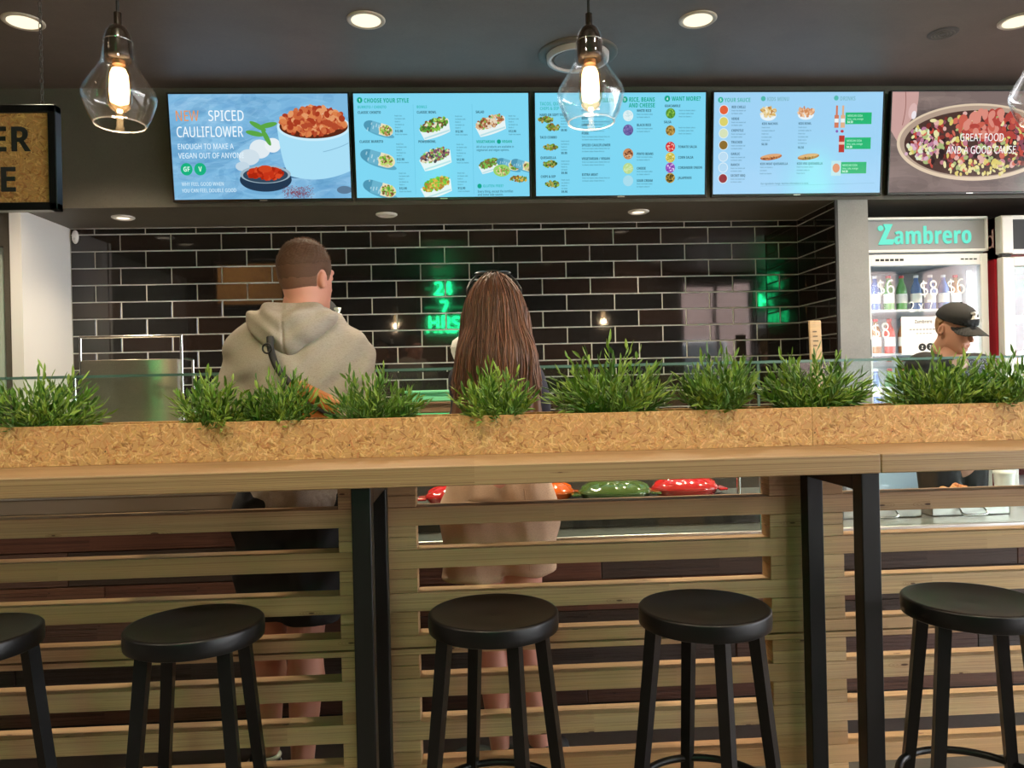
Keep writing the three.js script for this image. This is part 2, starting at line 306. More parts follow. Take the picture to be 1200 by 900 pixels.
// ---------------------------------------------------------------- order sign on chains
{
  const o = thing('order_sign', 'hanging chipboard order sign in black metal frame', 'sign', [-1.85, 2.185, -3.0]);
  const W = 0.303, H = 0.199;
  part('frame', [rbox(-W, W, H - 0.03, H, -0.022, 0.022), rbox(-W, W, -H, -H + 0.03, -0.022, 0.022), rbox(-W, -W + 0.03, -H, H, -0.022, 0.022), rbox(W - 0.03, W, -H, H, -0.022, 0.022)], M(0.014, 0.014, 0.015, { roughness: 0.28, metalness: 0.5 }), o);
  part('board', box(-W + 0.02, W - 0.02, -H + 0.02, H - 0.02, -0.012, 0.01), M(1, 0.9, 0.68, { roughness: 0.75, map: rep(osb, 1.1) }), o);
  const L = part('lettering', join([centred(text('ORDER', 0.094, 0.003)).translate(-0.004, 0.072, 0.0095), centred(text('HERE', 0.094, 0.003)).translate(-0.004, -0.08, 0.0095)]), mat.dark, o); L.userData.label = 'black lettering reading ORDER HERE';
  for (const x of [-0.245, 0.245]) {
    const links = []; for (let y = H, k = 0; y < CEIL - 2.185 - 0.008; y += 0.021, k++) links.push(new THREE.TorusGeometry(0.0095, 0.0019, 6, 12).scale(0.65, 1.25, 1).rotateY(k % 2 ? Math.PI / 2 : 0).translate(x, y + 0.011, 0));
    part('chain', links, M(0.12, 0.11, 0.1, { metalness: 0.8, roughness: 0.4 }), o);
  }
}

// ---------------------------------------------------------------- menu screens
function T(g, s, x, y, px, col, o = {}) { g.save(); g.translate(x, y); g.scale(o.sx ?? 0.82, 1); g.font = `${o.w ?? 'bold'} ${px}px sans-serif`; g.fillStyle = col; g.textAlign = o.al ?? 'left'; g.textBaseline = 'middle'; g.fillText(s, 0, 0); g.restore(); }
function blob(g, x, y, rx, ry, n, cols, s0, s1) { for (let i = 0; i < n; i++) { const a = rnd() * 6.283, q = Math.sqrt(rnd()); g.fillStyle = cols[(rnd() * cols.length) | 0]; g.beginPath(); g.ellipse(x + Math.cos(a) * q * rx, y + Math.sin(a) * q * ry, rr(s0, s1), rr(s0, s1) * 0.75, rnd() * 3, 0, 7); g.fill(); } }
const E = (g, x, y, rx, ry, c, a = 0) => { g.fillStyle = c; g.beginPath(); g.ellipse(x, y, rx, ry, a, 0, 7); g.fill(); };
function lines(g, x, y, ws, col, gap = 13, h = 4.5) { ws.forEach((w, i) => T(g, 'fresh rice beans salsa cheese lime corn'.slice((i * 7) % 14).slice(0, Math.max(4, w / 5 | 0)), x, y + i * gap, 11, col, { w: 'normal', sx: 0.9 })); }
const BLUE = '#7fd6f2', INK = '#2d5560', TEAL = '#12a58a';
function burrito(g, x, y, s) { g.save(); g.translate(x, y); g.scale(s, s); g.rotate(0.28); E(g, 18, 22, 78, 16, 'rgba(50,110,135,0.45)'); E(g, -40, 0, 44, 29, '#4f97b3'); g.fillStyle = '#6bb2cc'; g.fillRect(-42, -29, 70, 58); for (let i = 0; i < 6; i++) { g.fillStyle = 'rgba(230,246,250,0.5)'; g.fillRect(-60 + i * 14, rr(-26, 12), 6, rr(8, 20)); } g.fillStyle = '#e9e4c8'; g.fillRect(8, -30, 34, 60); E(g, 42, 0, 40, 30, '#e8dcb4'); blob(g, 42, 0, 32, 23, 60, ['#8fc24a', '#5f9e3a', '#b3824e', '#d9c59a', '#7a5234', '#b8d86b'], 4, 9); g.restore(); }
function bowl(g, x, y, s, cols) { g.save(); g.translate(x, y); g.scale(s, s); g.rotate(-0.3); g.fillStyle = '#e6f3f4'; g.beginPath(); g.moveTo(-84, -18); g.lineTo(84, -18); g.lineTo(72, 42); g.quadraticCurveTo(0, 52, -72, 42); g.fill(); g.fillStyle = '#b9dfe6'; g.fillRect(-70, 30, 140, 8); blob(g, 0, -16, 74, 28, 190, cols, 5, 11); g.restore(); }
const screens = [
  (g, w, h) => {                                                        // spiced cauliflower poster
    g.fillStyle = '#7fb9df'; g.fillRect(0, 0, w, h);
    for (let i = 0; i < 420; i++) { g.fillStyle = ['rgba(40,98,150,0.10)', 'rgba(190,225,245,0.12)', 'rgba(90,150,200,0.12)'][i % 3]; g.beginPath(); g.ellipse(rnd() * w, rnd() * h, rr(10, 120), rr(4, 34), rr(-0.6, 0.3), 0, 7); g.fill(); }
    E(g, 505, 300, 60, 52, '#dfeaf0'); E(g, 440, 345, 60, 44, '#cfdfe9'); E(g, 580, 280, 46, 40, '#e9f0f3'); E(g, 400, 395, 40, 26, '#c2d6e4');
    for (const [x, y, a] of [[500, 175, 0.5], [560, 170, -0.2], [545, 235, 1.1], [480, 215, 0.2]]) E(g, x, y, 52, 14, '#5aa544', a);
    E(g, 760, 430, 190, 34, 'rgba(20,50,85,0.55)'); g.fillStyle = '#a9def5'; g.beginPath(); g.moveTo(610, 175); g.quadraticCurveTo(628, 420, 680, 452); g.quadraticCurveTo(850, 500, 1024, 425); g.lineTo(1024, 160); g.closePath(); g.fill();
    E(g, 822, 180, 212, 78, '#c9ecfa'); E(g, 822, 178, 198, 66, '#5a2716');
    blob(g, 822, 150, 186, 72, 260, ['#c8643a', '#d9814c', '#b24a2c', '#e39a68', '#a83c22', '#cf6f43'], 12, 24);
    g.strokeStyle = 'rgba(120,170,200,0.8)'; g.lineWidth = 4; g.beginPath(); g.moveTo(870, 318); g.quadraticCurveTo(960, 300, 1020, 270); g.stroke();
    E(g, 530, 470, 150, 66, '#23384f'); E(g, 530, 440, 146, 50, '#9db4c2'); E(g, 530, 444, 130, 42, '#33475a'); blob(g, 530, 436, 96, 30, 130, ['#c43418', '#d64a26', '#a8260f'], 10, 20); E(g, 530, 410, 40, 20, '#d04420');
    for (let i = 0; i < 500; i++) { g.fillStyle = 'rgba(130,30,40,0.5)'; g.fillRect(610 + (rnd() + rnd()) * 100, 500 + (rnd() + rnd()) * 40, rr(2, 6), rr(2, 5)); }
    E(g, 985, 530, 44, 22, '#5c7a96');
    T(g, 'NEW', 30, 118, 78, '#e8955a', { w: 'normal' }); T(g, 'SPICED', 218, 118, 78, '#f4fbff', { w: 'normal' }); T(g, 'CAULIFLOWER', 32, 205, 78, '#f4fbff', { w: 'normal', sx: 0.76 });
    T(g, 'ENOUGH TO MAKE A', 34, 284, 42, '#e6f6ff', { w: 'normal' }); T(g, 'VEGAN OUT OF ANYONE', 36, 334, 42, '#e6f6ff', { w: 'normal' });
    E(g, 78, 408, 34, 34, '#19b07e'); E(g, 156, 408, 34, 34, '#19b07e'); T(g, 'GF', 78, 408, 38, '#d8fff0', { al: 'center' }); T(g, 'V', 156, 408, 38, '#d8fff0', { al: 'center' });
    T(g, 'WHY FEEL GOOD WHEN', 44, 490, 28, '#dcf1fb', { w: 'normal' }); T(g, 'YOU CAN FEEL DOUBLE GOOD', 44, 526, 28, '#dcf1fb', { w: 'normal' });
  },
  (g, w, h) => {                                                        // choose your style
    g.fillStyle = BLUE; g.fillRect(0, 0, w, h);
    E(g, 36, 36, 16, 16, TEAL); T(g, '1', 36, 37, 22, '#e8fffb', { al: 'center' }); T(g, 'CHOOSE YOUR STYLE', 60, 38, 34, TEAL, { sx: 0.78 });
    T(g, 'BURRITO / CHIKITO', 22, 74, 22, '#3fb9bb'); T(g, 'BOWLS', 366, 74, 22, '#3fb9bb'); T(g, 'CLASSIC CHIKITO', 22, 102, 20, INK); T(g, 'CLASSIC BOWL', 366, 102, 20, INK); T(g, 'SALAD', 712, 102, 20, INK);
    T(g, 'CLASSIC BURRITO', 26, 262, 20, INK); T(g, 'POWERBOWL', 370, 264, 20, INK);
    burrito(g, 140, 190, 1.05); burrito(g, 130, 356, 1.25); burrito(g, 135, 524, 1.2);
    bowl(g, 470, 190, 1.1, ['#8fc24a', '#5f9e3a', '#e9e0c0', '#7a5234', '#3f6b2a']); bowl(g, 470, 360, 1.15, ['#7a4f6a', '#a06a50', '#7cc45a', '#e5d6bd', '#50304a']); bowl(g, 470, 520, 1.12, ['#d9a63c', '#7cc43a', '#5fae30', '#b57a2c', '#e0c060']); bowl(g, 800, 175, 1.1, ['#b0724a', '#d9b48a', '#7cbf50', '#8a4f30', '#e5d6bd']);
    bowl(g, 790, 400, 0.8, ['#5f7e3a', '#8a6a3a', '#7cbf50']); burrito(g, 900, 395, 0.85); burrito(g, 985, 400, 0.85); E(g, 860, 430, 50, 34, '#9bd06a'); blob(g, 862, 432, 36, 22, 40, ['#b88a5a', '#e0d0a0', '#6fae3f'], 4, 8); blob(g, 960, 478, 50, 16, 60, ['#6f8a3a', '#8a5a30', '#d9b04a'], 5, 9);
    for (const [x, y] of [[236, 122], [240, 278], [250, 440], [590, 126], [594, 282], [596, 442], [905, 126]]) { lines(g, x, y, [50, 70, 44, 60, 40], '#3d6c78', 16); T(g, '$12.90', x, y + 84, 18, INK); lines(g, x, y + 102, [80], '#3d6c78'); }
    T(g, 'VEGETARIAN', 712, 268, 22, TEAL); E(g, 846, 268, 12, 12, TEAL); T(g, 'VEGAN', 864, 268, 22, TEAL); T(g, 'All of our products are available in', 712, 296, 17, INK, { w: 'normal', sx: 0.85 }); T(g, 'vegetarian and vegan options.', 712, 314, 17, INK, { w: 'normal', sx: 0.85 });
    E(g, 726, 516, 13, 13, TEAL); T(g, 'GLUTEN FREE?', 746, 516, 22, '#3fb9bb'); T(g, 'Every thing, except the tortillas', 714, 546, 18, INK, { w: 'normal', sx: 0.85 }); T(g, 'and some side sauces.', 714, 564, 18, INK, { w: 'normal', sx: 0.85 });
    g.fillStyle = 'rgba(60,150,180,0.35)'; g.fillRect(345, 60, 2, 500); g.fillRect(690, 60, 2, 500);
  },
  (g, w, h) => {                                                        // fillings, rice, beans, extras
    g.fillStyle = BLUE; g.fillRect(0, 0, w, h);
    T(g, 'TACOS, QUESADILLA', 28, 60, 26, '#3fb9bb'); T(g, 'CHIPS & DIP', 28, 86, 24, '#3fb9bb'); T(g, 'HARD OR SOFT TACO', 26, 120, 20, INK);
    for (const [s, x, y] of [['HARD OR SOFT', 62, 148], ['SOFT', 104, 190], ['SIDE', 90, 300], ['QUES', 85, 396], ['DIP', 100, 508]]) blob(g, x, y, 42, 17, 70, ['#6b8f32', '#3f5a24', '#b0a050', '#8a6a3a', '#8fb84a'], 4, 9);
    T(g, 'TACO COMBO', 26, 246, 19, INK); T(g, 'QUESADILLA', 28, 360, 19, INK); T(g, 'CHIPS & DIP', 28, 466, 19, INK);
    for (const y of [140, 268, 380, 486]) { lines(g, 152, y, [60, 56, 48, 44], '#3d6c78', 16); T(g, '$9.90', 152, y + 66, 18, INK); }
    T(g, '2', 288, 40, 26, TEAL); T(g, 'YOUR FILLING', 310, 40, 32, TEAL);
    for (const [s, y] of [['CHICKEN', 96], ['BEEF', 140], ['LAMB', 176], ['PORK', 224], ['SPICED CAULIFLOWER', 290], ['VEGETARIAN / VEGAN', 366], ['EXTRA MEAT', 456]]) { T(g, s, 276, y, 20, INK); lines(g, 278, y + 20, [190, 150], '#3d6c78', 16); }
    E(g, 536, 38, 17, 17, TEAL); T(g, '3', 536, 39, 22, '#e8fffb', { al: 'center' }); T(g, 'RICE, BEANS', 560, 38, 34, TEAL, { sx: 0.78 }); T(g, 'AND CHEESE', 560, 70, 34, TEAL, { sx: 0.78 });
    for (const [y, c, s] of [[128, ['#dff0f2', '#c5e2e8'], 'WHITE RICE'], [208, ['#6a5f9e', '#4c4a86', '#8a7ab4'], 'BLACK RICE'], [342, ['#c98a5a', '#6a3a28', '#e0b890'], 'PINTO BEANS'], [424, ['#b8d890', '#d0e6b0'], 'CHEESE'], [494, ['#a8dcec'], 'SOUR CREAM']]) { E(g, 556, y, 31, 31, c[0]); blob(g, 556, y, 26, 26, 70, c, 3, 6); T(g, s, 608, y - 28 + (y > 300 ? 28 : 0), 19, INK); lines(g, 608, y - 8 + (y > 300 ? 26 : 0), [110, 90], '#3d6c78', 16); }
    E(g, 792, 34, 17, 17, TEAL); T(g, '4', 792, 35, 22, '#e8fffb', { al: 'center' }); T(g, 'WANT MORE?', 818, 34, 34, TEAL, { sx: 0.8 }); T(g, 'GUACAMOLE', 776, 74, 19, INK); T(g, 'SALSA', 772, 164, 19, INK);
    for (const [y, c, s] of [[116, ['#5f9e3a', '#8fc24a', '#4a7e2a'], ''], [212, ['#c09a4a', '#6a5a2a', '#8a6a30'], ''], [304, ['#d02c34', '#e86a5a', '#f0c0b0'], 'TOMATO SALSA'], [364, ['#d9c85a', '#b0a83a', '#e8e0a0'], 'CORN SALSA'], [422, ['#9a5ac0', '#e6d0f0', '#6a3a8a'], 'CORIANDER ONION'], [480, ['#c0a04a', '#6a5a2a', '#3a3018'], 'JALAPENOS']]) { E(g, 812, y, 29, 29, c[0]); blob(g, 812, y, 24, 24, 60, c, 3, 7); if (s) T(g, s, 860, y, 19, INK); else lines(g, 862, y - 16, [120, 100, 90], '#3d6c78', 17); }
  },
  (g, w, h) => {                                                        // sauces, kids, drinks
    g.fillStyle = '#9fd2f4'; g.fillRect(0, 0, w, h);
    E(g, 40, 42, 16, 16, '#2fb59a'); T(g, '5', 40, 43, 22, '#e8fffb', { al: 'center' }); T(g, 'YOUR SAUCE', 62, 42, 32, '#54b8ae'); E(g, 296, 36, 14, 14, '#54b8ae'); T(g, 'KIDS MENU', 318, 38, 30, '#7fb8c8'); E(g, 738, 34, 14, 14, '#54b8ae'); T(g, 'DRINKS', 760, 36, 32, '#7fb8c8');
    for (const [y, c, s] of [[98, '#e0603a', 'RED CHILLI'], [164, '#d9cf6a', 'VERDE'], [230, '#d4e0b8', 'CHIPOTLE'], [296, '#8a6a2a', 'TRUCKED'], [362, '#b8daf0', 'GARLIC'], [424, '#aed6f0', 'RANCH'], [486, '#8a1c28', 'SECRET BBQ']]) { E(g, 60, y, 29, 29, '#dff0f6'); E(g, 60, y, 25, 25, c); blob(g, 60, y, 16, 16, 14, [c], 4, 9); T(g, s, 106, y - 16, 19, '#41697c'); lines(g, 106, y + 4, [100, 80], '#4d7a8c', 16); }
    E(g, 328, 130, 48, 30, '#e8f2f8'); blob(g, 328, 112, 46, 30, 70, ['#d9b46a', '#e8d09a', '#b8803a', '#f0e8d0'], 6, 12); E(g, 556, 128, 48, 28, '#e8f2f8'); blob(g, 556, 108, 46, 30, 70, ['#e0b08a', '#d08a5a', '#f0c8a0'], 6, 12);
    T(g, 'KIDS NACHOS', 290, 176, 18, '#41697c'); T(g, 'KIDS BOWL', 512, 176, 18, '#41697c'); lines(g, 290, 198, [60, 90, 50, 70, 60], '#4d7a8c', 18); lines(g, 512, 198, [60, 90, 50, 70, 60, 60], '#4d7a8c', 18); T(g, '$6.50', 290, 292, 18, '#41697c'); T(g, '$6.50', 512, 312, 18, '#41697c');
    for (const x of [350, 578]) { g.save(); g.translate(x, 366); g.rotate(-0.12); E(g, 0, 0, 66, 17, '#b86a3a'); E(g, 0, -6, 62, 10, '#e0a878'); blob(g, 0, 6, 50, 6, 30, ['#7a3a20', '#c88a4a'], 3, 6); g.restore(); }
    T(g, 'KIDS MEAT QUESADILLA', 284, 404, 18, '#41697c'); T(g, 'KIDS VEG QUESADILLA', 508, 404, 18, '#41697c'); lines(g, 284, 424, [90, 50, 80], '#4d7a8c', 18); lines(g, 508, 424, [120, 90, 60], '#4d7a8c', 18);
    for (const [y, x] of [[150, 798], [292, 798], [432, 776]]) { g.fillStyle = '#22b573'; g.fillRect(x, y - 34, 160, 66); T(g, 'MEXICAN SODA', x + 12, y - 16, 16, '#c8f4dc', { w: 'normal' }); T(g, 'lime, cola, orange', x + 12, y + 2, 15, '#c8f4dc', { w: 'normal' }); T(g, '$4.50', x + 12, y + 20, 17, '#e8fff4'); }
    for (const [x, y, c] of [[744, 150, '#d07a5a'], [782, 150, '#e0b08a']]) { g.fillStyle = c; g.fillRect(x - 13, y - 20, 26, 72); g.fillRect(x - 6, y - 74, 12, 56); g.fillStyle = '#e8f0f2'; g.fillRect(x - 12, y, 24, 22); }
    g.fillStyle = '#b8302c'; g.fillRect(762, 246, 34, 96); g.fillStyle = '#e8c0b0'; g.fillRect(762, 282, 34, 16); E(g, 748, 222, 8, 8, '#8a5ab0'); E(g, 780, 222, 10, 8, '#c03048'); g.fillStyle = '#bfe0ea'; g.fillRect(720, 390, 60, 86); E(g, 750, 432, 22, 26, '#e08a6a');
    g.strokeStyle = 'rgba(70,120,150,0.6)'; g.beginPath(); g.moveTo(290, 532); g.lineTo(990, 520); g.stroke(); T(g, 'Our ingredients change. Nutrition information is in store.', 290, 518, 14, '#4d7a8c', { w: 'normal' });
  },
  (g, w, h) => {                                                        // great food and a good cause
    g.fillStyle = '#7a6a66'; g.fillRect(0, 0, w, h);
    for (let i = 0; i < 120; i++) { g.fillStyle = ['rgba(60,50,50,0.12)', 'rgba(170,150,145,0.10)'][i % 2]; g.beginPath(); g.ellipse(rnd() * w, rnd() * h, rr(20, 160), rr(10, 60), 0, 0, 7); g.fill(); }
    g.fillStyle = '#c9a09a'; g.beginPath(); g.moveTo(0, 0); g.lineTo(165, 0); g.quadraticCurveTo(170, 90, 130, 150); g.lineTo(40, 280); g.lineTo(0, 220); g.fill(); E(g, 132, 110, 26, 46, '#d9b4b0', 0.2); E(g, 140, 132, 15, 24, '#ece4ea', 0.2); g.strokeStyle = '#9a6a62'; g.lineWidth = 5; g.beginPath(); g.moveTo(82, 0); g.quadraticCurveTo(96, 90, 70, 190); g.stroke();
    E(g, 540, 290, 500, 222, '#e0cbb0'); E(g, 540, 286, 482, 206, '#b09a88'); E(g, 545, 296, 458, 190, '#4a322c');
    blob(g, 545, 290, 440, 172, 480, ['#c0483a', '#d06a58', '#2a1c1e', '#d9c86a', '#e8e0a8', '#c07a8a', '#8a4a5a', '#a8b87a', '#e0b0a8', '#7a2a24'], 9, 24);
    blob(g, 640, 190, 210, 80, 60, ['#c8604e', '#d98a7a', '#b0433a'], 16, 38); blob(g, 560, 440, 200, 50, 60, ['#dccb72', '#e6dc9c'], 8, 15); blob(g, 190, 300, 110, 90, 50, ['#b87a98', '#d8b0c4', '#e6e2a0', '#dfe6c8'], 8, 18);
    T(g, 'GREAT FOOD', 576, 262, 60, '#ffffff', { al: 'center', w: 'normal', sx: 0.8 }); T(g, 'AND A GOOD CAUSE', 576, 334, 60, '#ffffff', { al: 'center', w: 'normal', sx: 0.8 });
  },
];
const tvLabels = ['wall screen advertising new spiced cauliflower', 'blue menu screen headed choose your style', 'blue menu screen with rice, beans and want more lists', 'pale blue menu screen with sauces and green drink panels', 'wall screen reading great food and a good cause'];
const tvTint = [[0.62, 0.8, 0.95], [0.5, 0.85, 1], [0.5, 0.85, 1], [0.65, 0.85, 1], [0.9, 0.7, 0.65]];
[-1.11, -0.133, 0.85, 1.85, 2.855].forEach((x, i) => {
  const o = thing('menu_screen', tvLabels[i], 'screen', [x, 2.598, -4.205], 0, 'row of menu screens on the bulkhead'); o.rotation.x = 0.115;
  const w = i === 3 ? 0.489 : 0.482, h = 0.287;
  part('housing', [rbox(-w, w, -h, h, -0.03, -0.004, 0.004), rbox(-w, w, h - 0.009, h, -0.01, 0.0, 0.002), rbox(-w, w, -h, -h + 0.014, -0.01, 0.0, 0.002), rbox(-w, -w + 0.009, -h, h, -0.01, 0, 0.002), rbox(w - 0.009, w, -h, h, -0.01, 0, 0.002)], mat.plastic, o);
  const tx = canvasTex(1024, 576, screens[i]);
  const sm = new THREE.MeshPhysicalMaterial({ color: 0x050505, roughness: 0.12, specularIntensity: i > 2 ? 0.5 : 0.2, emissive: 0xffffff, emissiveMap: tx, emissiveIntensity: 0.65 });
  const g = new THREE.PlaneGeometry(2 * w - 0.018, 2 * h - 0.023).translate(0, 0.0025, -0.0035);
  part('display', g, sm, o, 'lit display');
  part('maker_mark', rbox(-0.02, 0.02, -h + 0.003, -h + 0.009, -0.001, 0.0012, 0.001), mat.steel, o);
  part('bracket', box(-0.12, 0.12, -0.1, 0.1, -0.05, -0.03), mat.blackMetal, o);
  const L = new THREE.RectAreaLight(new THREE.Color().setRGB(...tvTint[i]), 0.07, 2 * w - 0.02, 2 * h - 0.03); L.position.set(0, 0, 0.004); L.rotation.y = Math.PI; L.name = 'screen_light'; o.add(L);
});

// ---------------------------------------------------------------- green neon signs in the shopfront
function neon(x, y, w, rows, label) {
  const o = thing('neon_sign', label, 'neon sign', [x, y, 1.9], 0, 'green neon signs in the shopfront');
  part('backing', box(-w / 2 - 0.06, w / 2 + 0.06, -0.44, 0.44, 0.02, 0.03), mat.glass, o);
  const gm = lampGlow(0.015, 1, 0.3, 32), n = rows.length;
  rows.forEach((s, i) => {
    const shapes = fontThin.generateShapes(s, 0.2), list = [];
    for (const sh of shapes) for (const c of [sh, ...sh.holes]) { const p = c.getPoints(6).map((q) => V(q.x, q.y, 0)); list.push(new THREE.TubeGeometry(new THREE.CatmullRomCurve3(p, true, 'catmullrom', 0.1), p.length * 3, 0.008, 6, true)); }
    const g = centred(join(list)); g.translate(0, 0.28 - i * 0.28, 0); part('neon_tube', g, gm, o);
  });
  part('hanger', [bar([-w / 2, 0.44, 0.025], [-w / 2, CEIL - y, 0.025], 0.003), bar([w / 2, 0.44, 0.025], [w / 2, CEIL - y, 0.025], 0.003)], mat.blackMetal, o);
  rows.forEach((s, i) => { const L = new THREE.RectAreaLight(new THREE.Color().setRGB(0.02, 1, 0.3), 2, w * 0.8, 0.03); L.position.set(0, 0.28 - i * 0.28, -0.012); L.name = 'neon_light'; o.add(L); });
}
neon(-0.4, 2.48, 0.72, ['24', '7', 'HRS'], 'green neon sign with hours in the shopfront wall');
neon(4.66, 2.48, 0.5, ['24', 'HRS'], 'narrow green neon sign between entrance and window');

// ---------------------------------------------------------------- bar counter, slat panels, planter
const COUNT = 1.106;
{
  const o = thing('bar_counter', 'long wooden bar counter on black steel legs', 'counter', [0, 0, 0]);
  part('worktop', rbox(-2.3, 0.955, 1.06, COUNT, -2.26, -1.76, 0.003), mat.bar, o);
  part('worktop', rbox(0.9565, 2.7, 1.06, COUNT, -2.26, -1.76, 0.003), mat.bar, o);
  for (const x of [-0.262, 0.94]) {
    part('leg', rbox(x - 0.0225, x + 0.0225, 0, 1.06, -1.825, -1.78, 0.003), mat.blackMetal, o);
    part('leg', rbox(x - 0.0225, x + 0.0225, 0, 1.06, -2.125, -2.08, 0.003), mat.blackMetal, o);
    part('cross_beam', rbox(x - 0.0225, x + 0.0225, 1.015, 1.06, -2.08, -1.825, 0.003), mat.blackMetal, o);
    part('cross_beam', rbox(x - 0.0225, x + 0.0225, 0.0, 0.03, -2.08, -1.825, 0.003), mat.blackMetal, o);
  }
}
const ZP = -2.14, TH = 0.066;
function slatPanel(x0, x1, label) {
  const o = thing('slat_panel', label, 'screen panel', [0, 0, 0], 0, 'slatted pine panels under the bar');
  const piece = (name, a, b, y0, y1) => { const g = rbox(a, b, y0 + 0.0004, y1 - 0.0004, ZP - TH, ZP + rr(-0.0008, 0.0008), 0.0016, 1); const uv = g.attributes.uv, du = rr(0, 3), dv = rr(0, 1); for (let i = 0; i < uv.count; i++) uv.setXY(i, uv.getX(i) + du, uv.getY(i) + dv); part(name, g, pineMats[(rnd() * 3.6) | 0], o); };
  const inset = 0.106, sh = 0.052, pitch = 0.119;
  piece('top_rail', x0, x1, 1.022, 1.06);
  for (let k = 0; k < 9; k++) {
    const t = 0.955 - k * pitch, b = t - sh, above = k ? t + pitch - sh : 1.022;
    for (const [a, e] of [[x0, x0 + inset], [x1 - inset, x1]]) { const mid = t + (above - t) * rr(0.4, 0.6); piece('end_block', a, e, t, mid); piece('end_block', a, e, mid, above); }
    if (t < 0.06) { piece('bottom_rail', x0, x1, 0, t); break; }
    if (k === 3) { piece('slat', x0, x1, t - 0.032, t); piece('slat', x0, x1, b, t - 0.036); }
    else piece('slat', x0, x1, b, t);
  }
}
slatPanel(-1.486, -0.272, 'slatted pine panel in front of the man in shorts');
slatPanel(-0.27, 0.94, 'slatted pine panel in front of the long-haired woman');
slatPanel(0.942, 2.15, 'slatted pine panel in front of the drink fridges');
{
  const o = thing('planter_box', 'long chipboard planter box standing on the bar', 'planter', [0, 0, 0]);
  const y1 = 1.2085;
  part('front_board', rbox(-2.25, 0.9095, COUNT, y1, -2.036, -2.02, 0.0012, 1), mat.osb, o);
  part('front_board', rbox(0.9105, 2.65, COUNT, y1, -2.036, -2.0205, 0.0012, 1), mat.osb, o);
  part('back_board', rbox(-2.25, 2.65, COUNT, y1, -2.2, -2.184, 0.0012, 1), mat.osb, o);
  part('end_board', rbox(-2.25, -2.234, COUNT, y1, -2.184, -2.036, 0.0012, 1), mat.osb, o);
  part('end_board', rbox(2.634, 2.65, COUNT, y1, -2.184, -2.036, 0.0012, 1), mat.osb, o);
}

// ---------------------------------------------------------------- grass plants
const leafMats = [[0.07, 0.18, 0.02], [0.14, 0.29, 0.03], [0.25, 0.4, 0.05]].map(([r, g, b]) => { const m = new THREE.MeshPhysicalMaterial({ roughness: 0.55, side: THREE.DoubleSide, transmission: 0.25, thickness: 0 }); m.color.setRGB(r, g, b); return m; });
function leaves(spec) {                       // spec: [origin, direction, length, width, droop]
  const P = [];
  for (const [o, d, L, W, dr] of spec) {
    const side = V(d.z, 0, -d.x); if (side.lengthSq() < 1e-4) side.set(1, 0, 0); side.normalize().applyAxisAngle(d, rr(-0.9, 0.9));
    const up = side.clone().cross(d).normalize(), at = (t, s, lift) => o.clone().addScaledVector(d, L * t).addScaledVector(side, s * W).addScaledVector(up, lift).add(V(0, -dr * t * t * L, 0));
    const rows = [[0, 0.12], [0.35, 0.5], [0.7, 0.36], [1, 0]];
    for (let i = 0; i < 3; i++) {
      const [t0, w0] = rows[i], [t1, w1] = rows[i + 1];
      for (const s of [-1, 1]) {
        const c0 = at(t0, 0, 0), c1 = at(t1, 0, 0), e0 = at(t0, s * w0, W * 0.25 * w0 * 2), e1 = at(t1, s * w1, W * 0.25 * w1 * 2);
        const q = s > 0 ? [c0, e0, e1, c0, e1, c1] : [c0, e1, e0, c0, c1, e1];
        for (const v of q) P.push(v.x, v.y, v.z);
      }
    }
  }
  const g = new THREE.BufferGeometry(); g.setAttribute('position', new THREE.Float32BufferAttribute(P, 3)); g.computeVertexNormals(); return g;
}
function plantGeos(wide, tall) {
  const specs = [[], [], []], stems = [];
  for (let i = 0; i < 105; i++) {
    const a = rnd() * 6.283, q = Math.pow(rnd(), 0.6), lean = q * 0.95, L = (0.205 - 0.075 * q) * tall * rr(0.72, 1.08);
    const base = V(Math.cos(a) * 0.03 * q, 0, Math.sin(a) * 0.03 * q), d = V(Math.cos(a) * Math.sin(lean) * wide, Math.cos(lean), Math.sin(a) * Math.sin(lean) * 0.62).normalize();
    const bend = V(Math.cos(a) * 0.02, 0, Math.sin(a) * 0.01), pts = [0, 0.5, 1].map((t) => base.clone().addScaledVector(d, L * t).addScaledVector(bend, t * t));
    stems.push(new THREE.TubeGeometry(new THREE.CatmullRomCurve3(pts), 3, 0.0009, 3));
    const sp = specs[(rnd() * 3) | 0], n = 11;
    for (let k = 0; k < n; k++) {
      const t = 0.22 + 0.78 * k / (n - 1), o = base.clone().addScaledVector(d, L * t).addScaledVector(bend, t * t), b = rnd() * 6.283, op = rr(0.3, 0.95) * (k > n - 3 ? 0.5 : 1);
      const x = V(1, 0, 0).cross(d).normalize(), y = d.clone().cross(x), e = d.clone().multiplyScalar(Math.cos(op)).addScaledVector(x, Math.sin(op) * Math.cos(b)).addScaledVector(y, Math.sin(op) * Math.sin(b)).normalize();
      sp.push([o, e, rr(0.026, 0.044), rr(0.007, 0.0105), rr(0, 0.3)]);
    }
  }
  return { leaf: specs.map(leaves), stem: join(stems) };
}
const variants = [plantGeos(1, 1), plantGeos(1.12, 0.95), plantGeos(0.95, 1.05), plantGeos(1.25, 1.08)];
const potGeo = lathe([[0, 0], [0.036, 0], [0.045, 0.06], [0.048, 0.062], [0.048, 0.066], [0.043, 0.066], [0.042, 0.056], [0, 0.055]], 24);
const stemMat = M(0.09, 0.16, 0.03, { roughness: 0.7 });
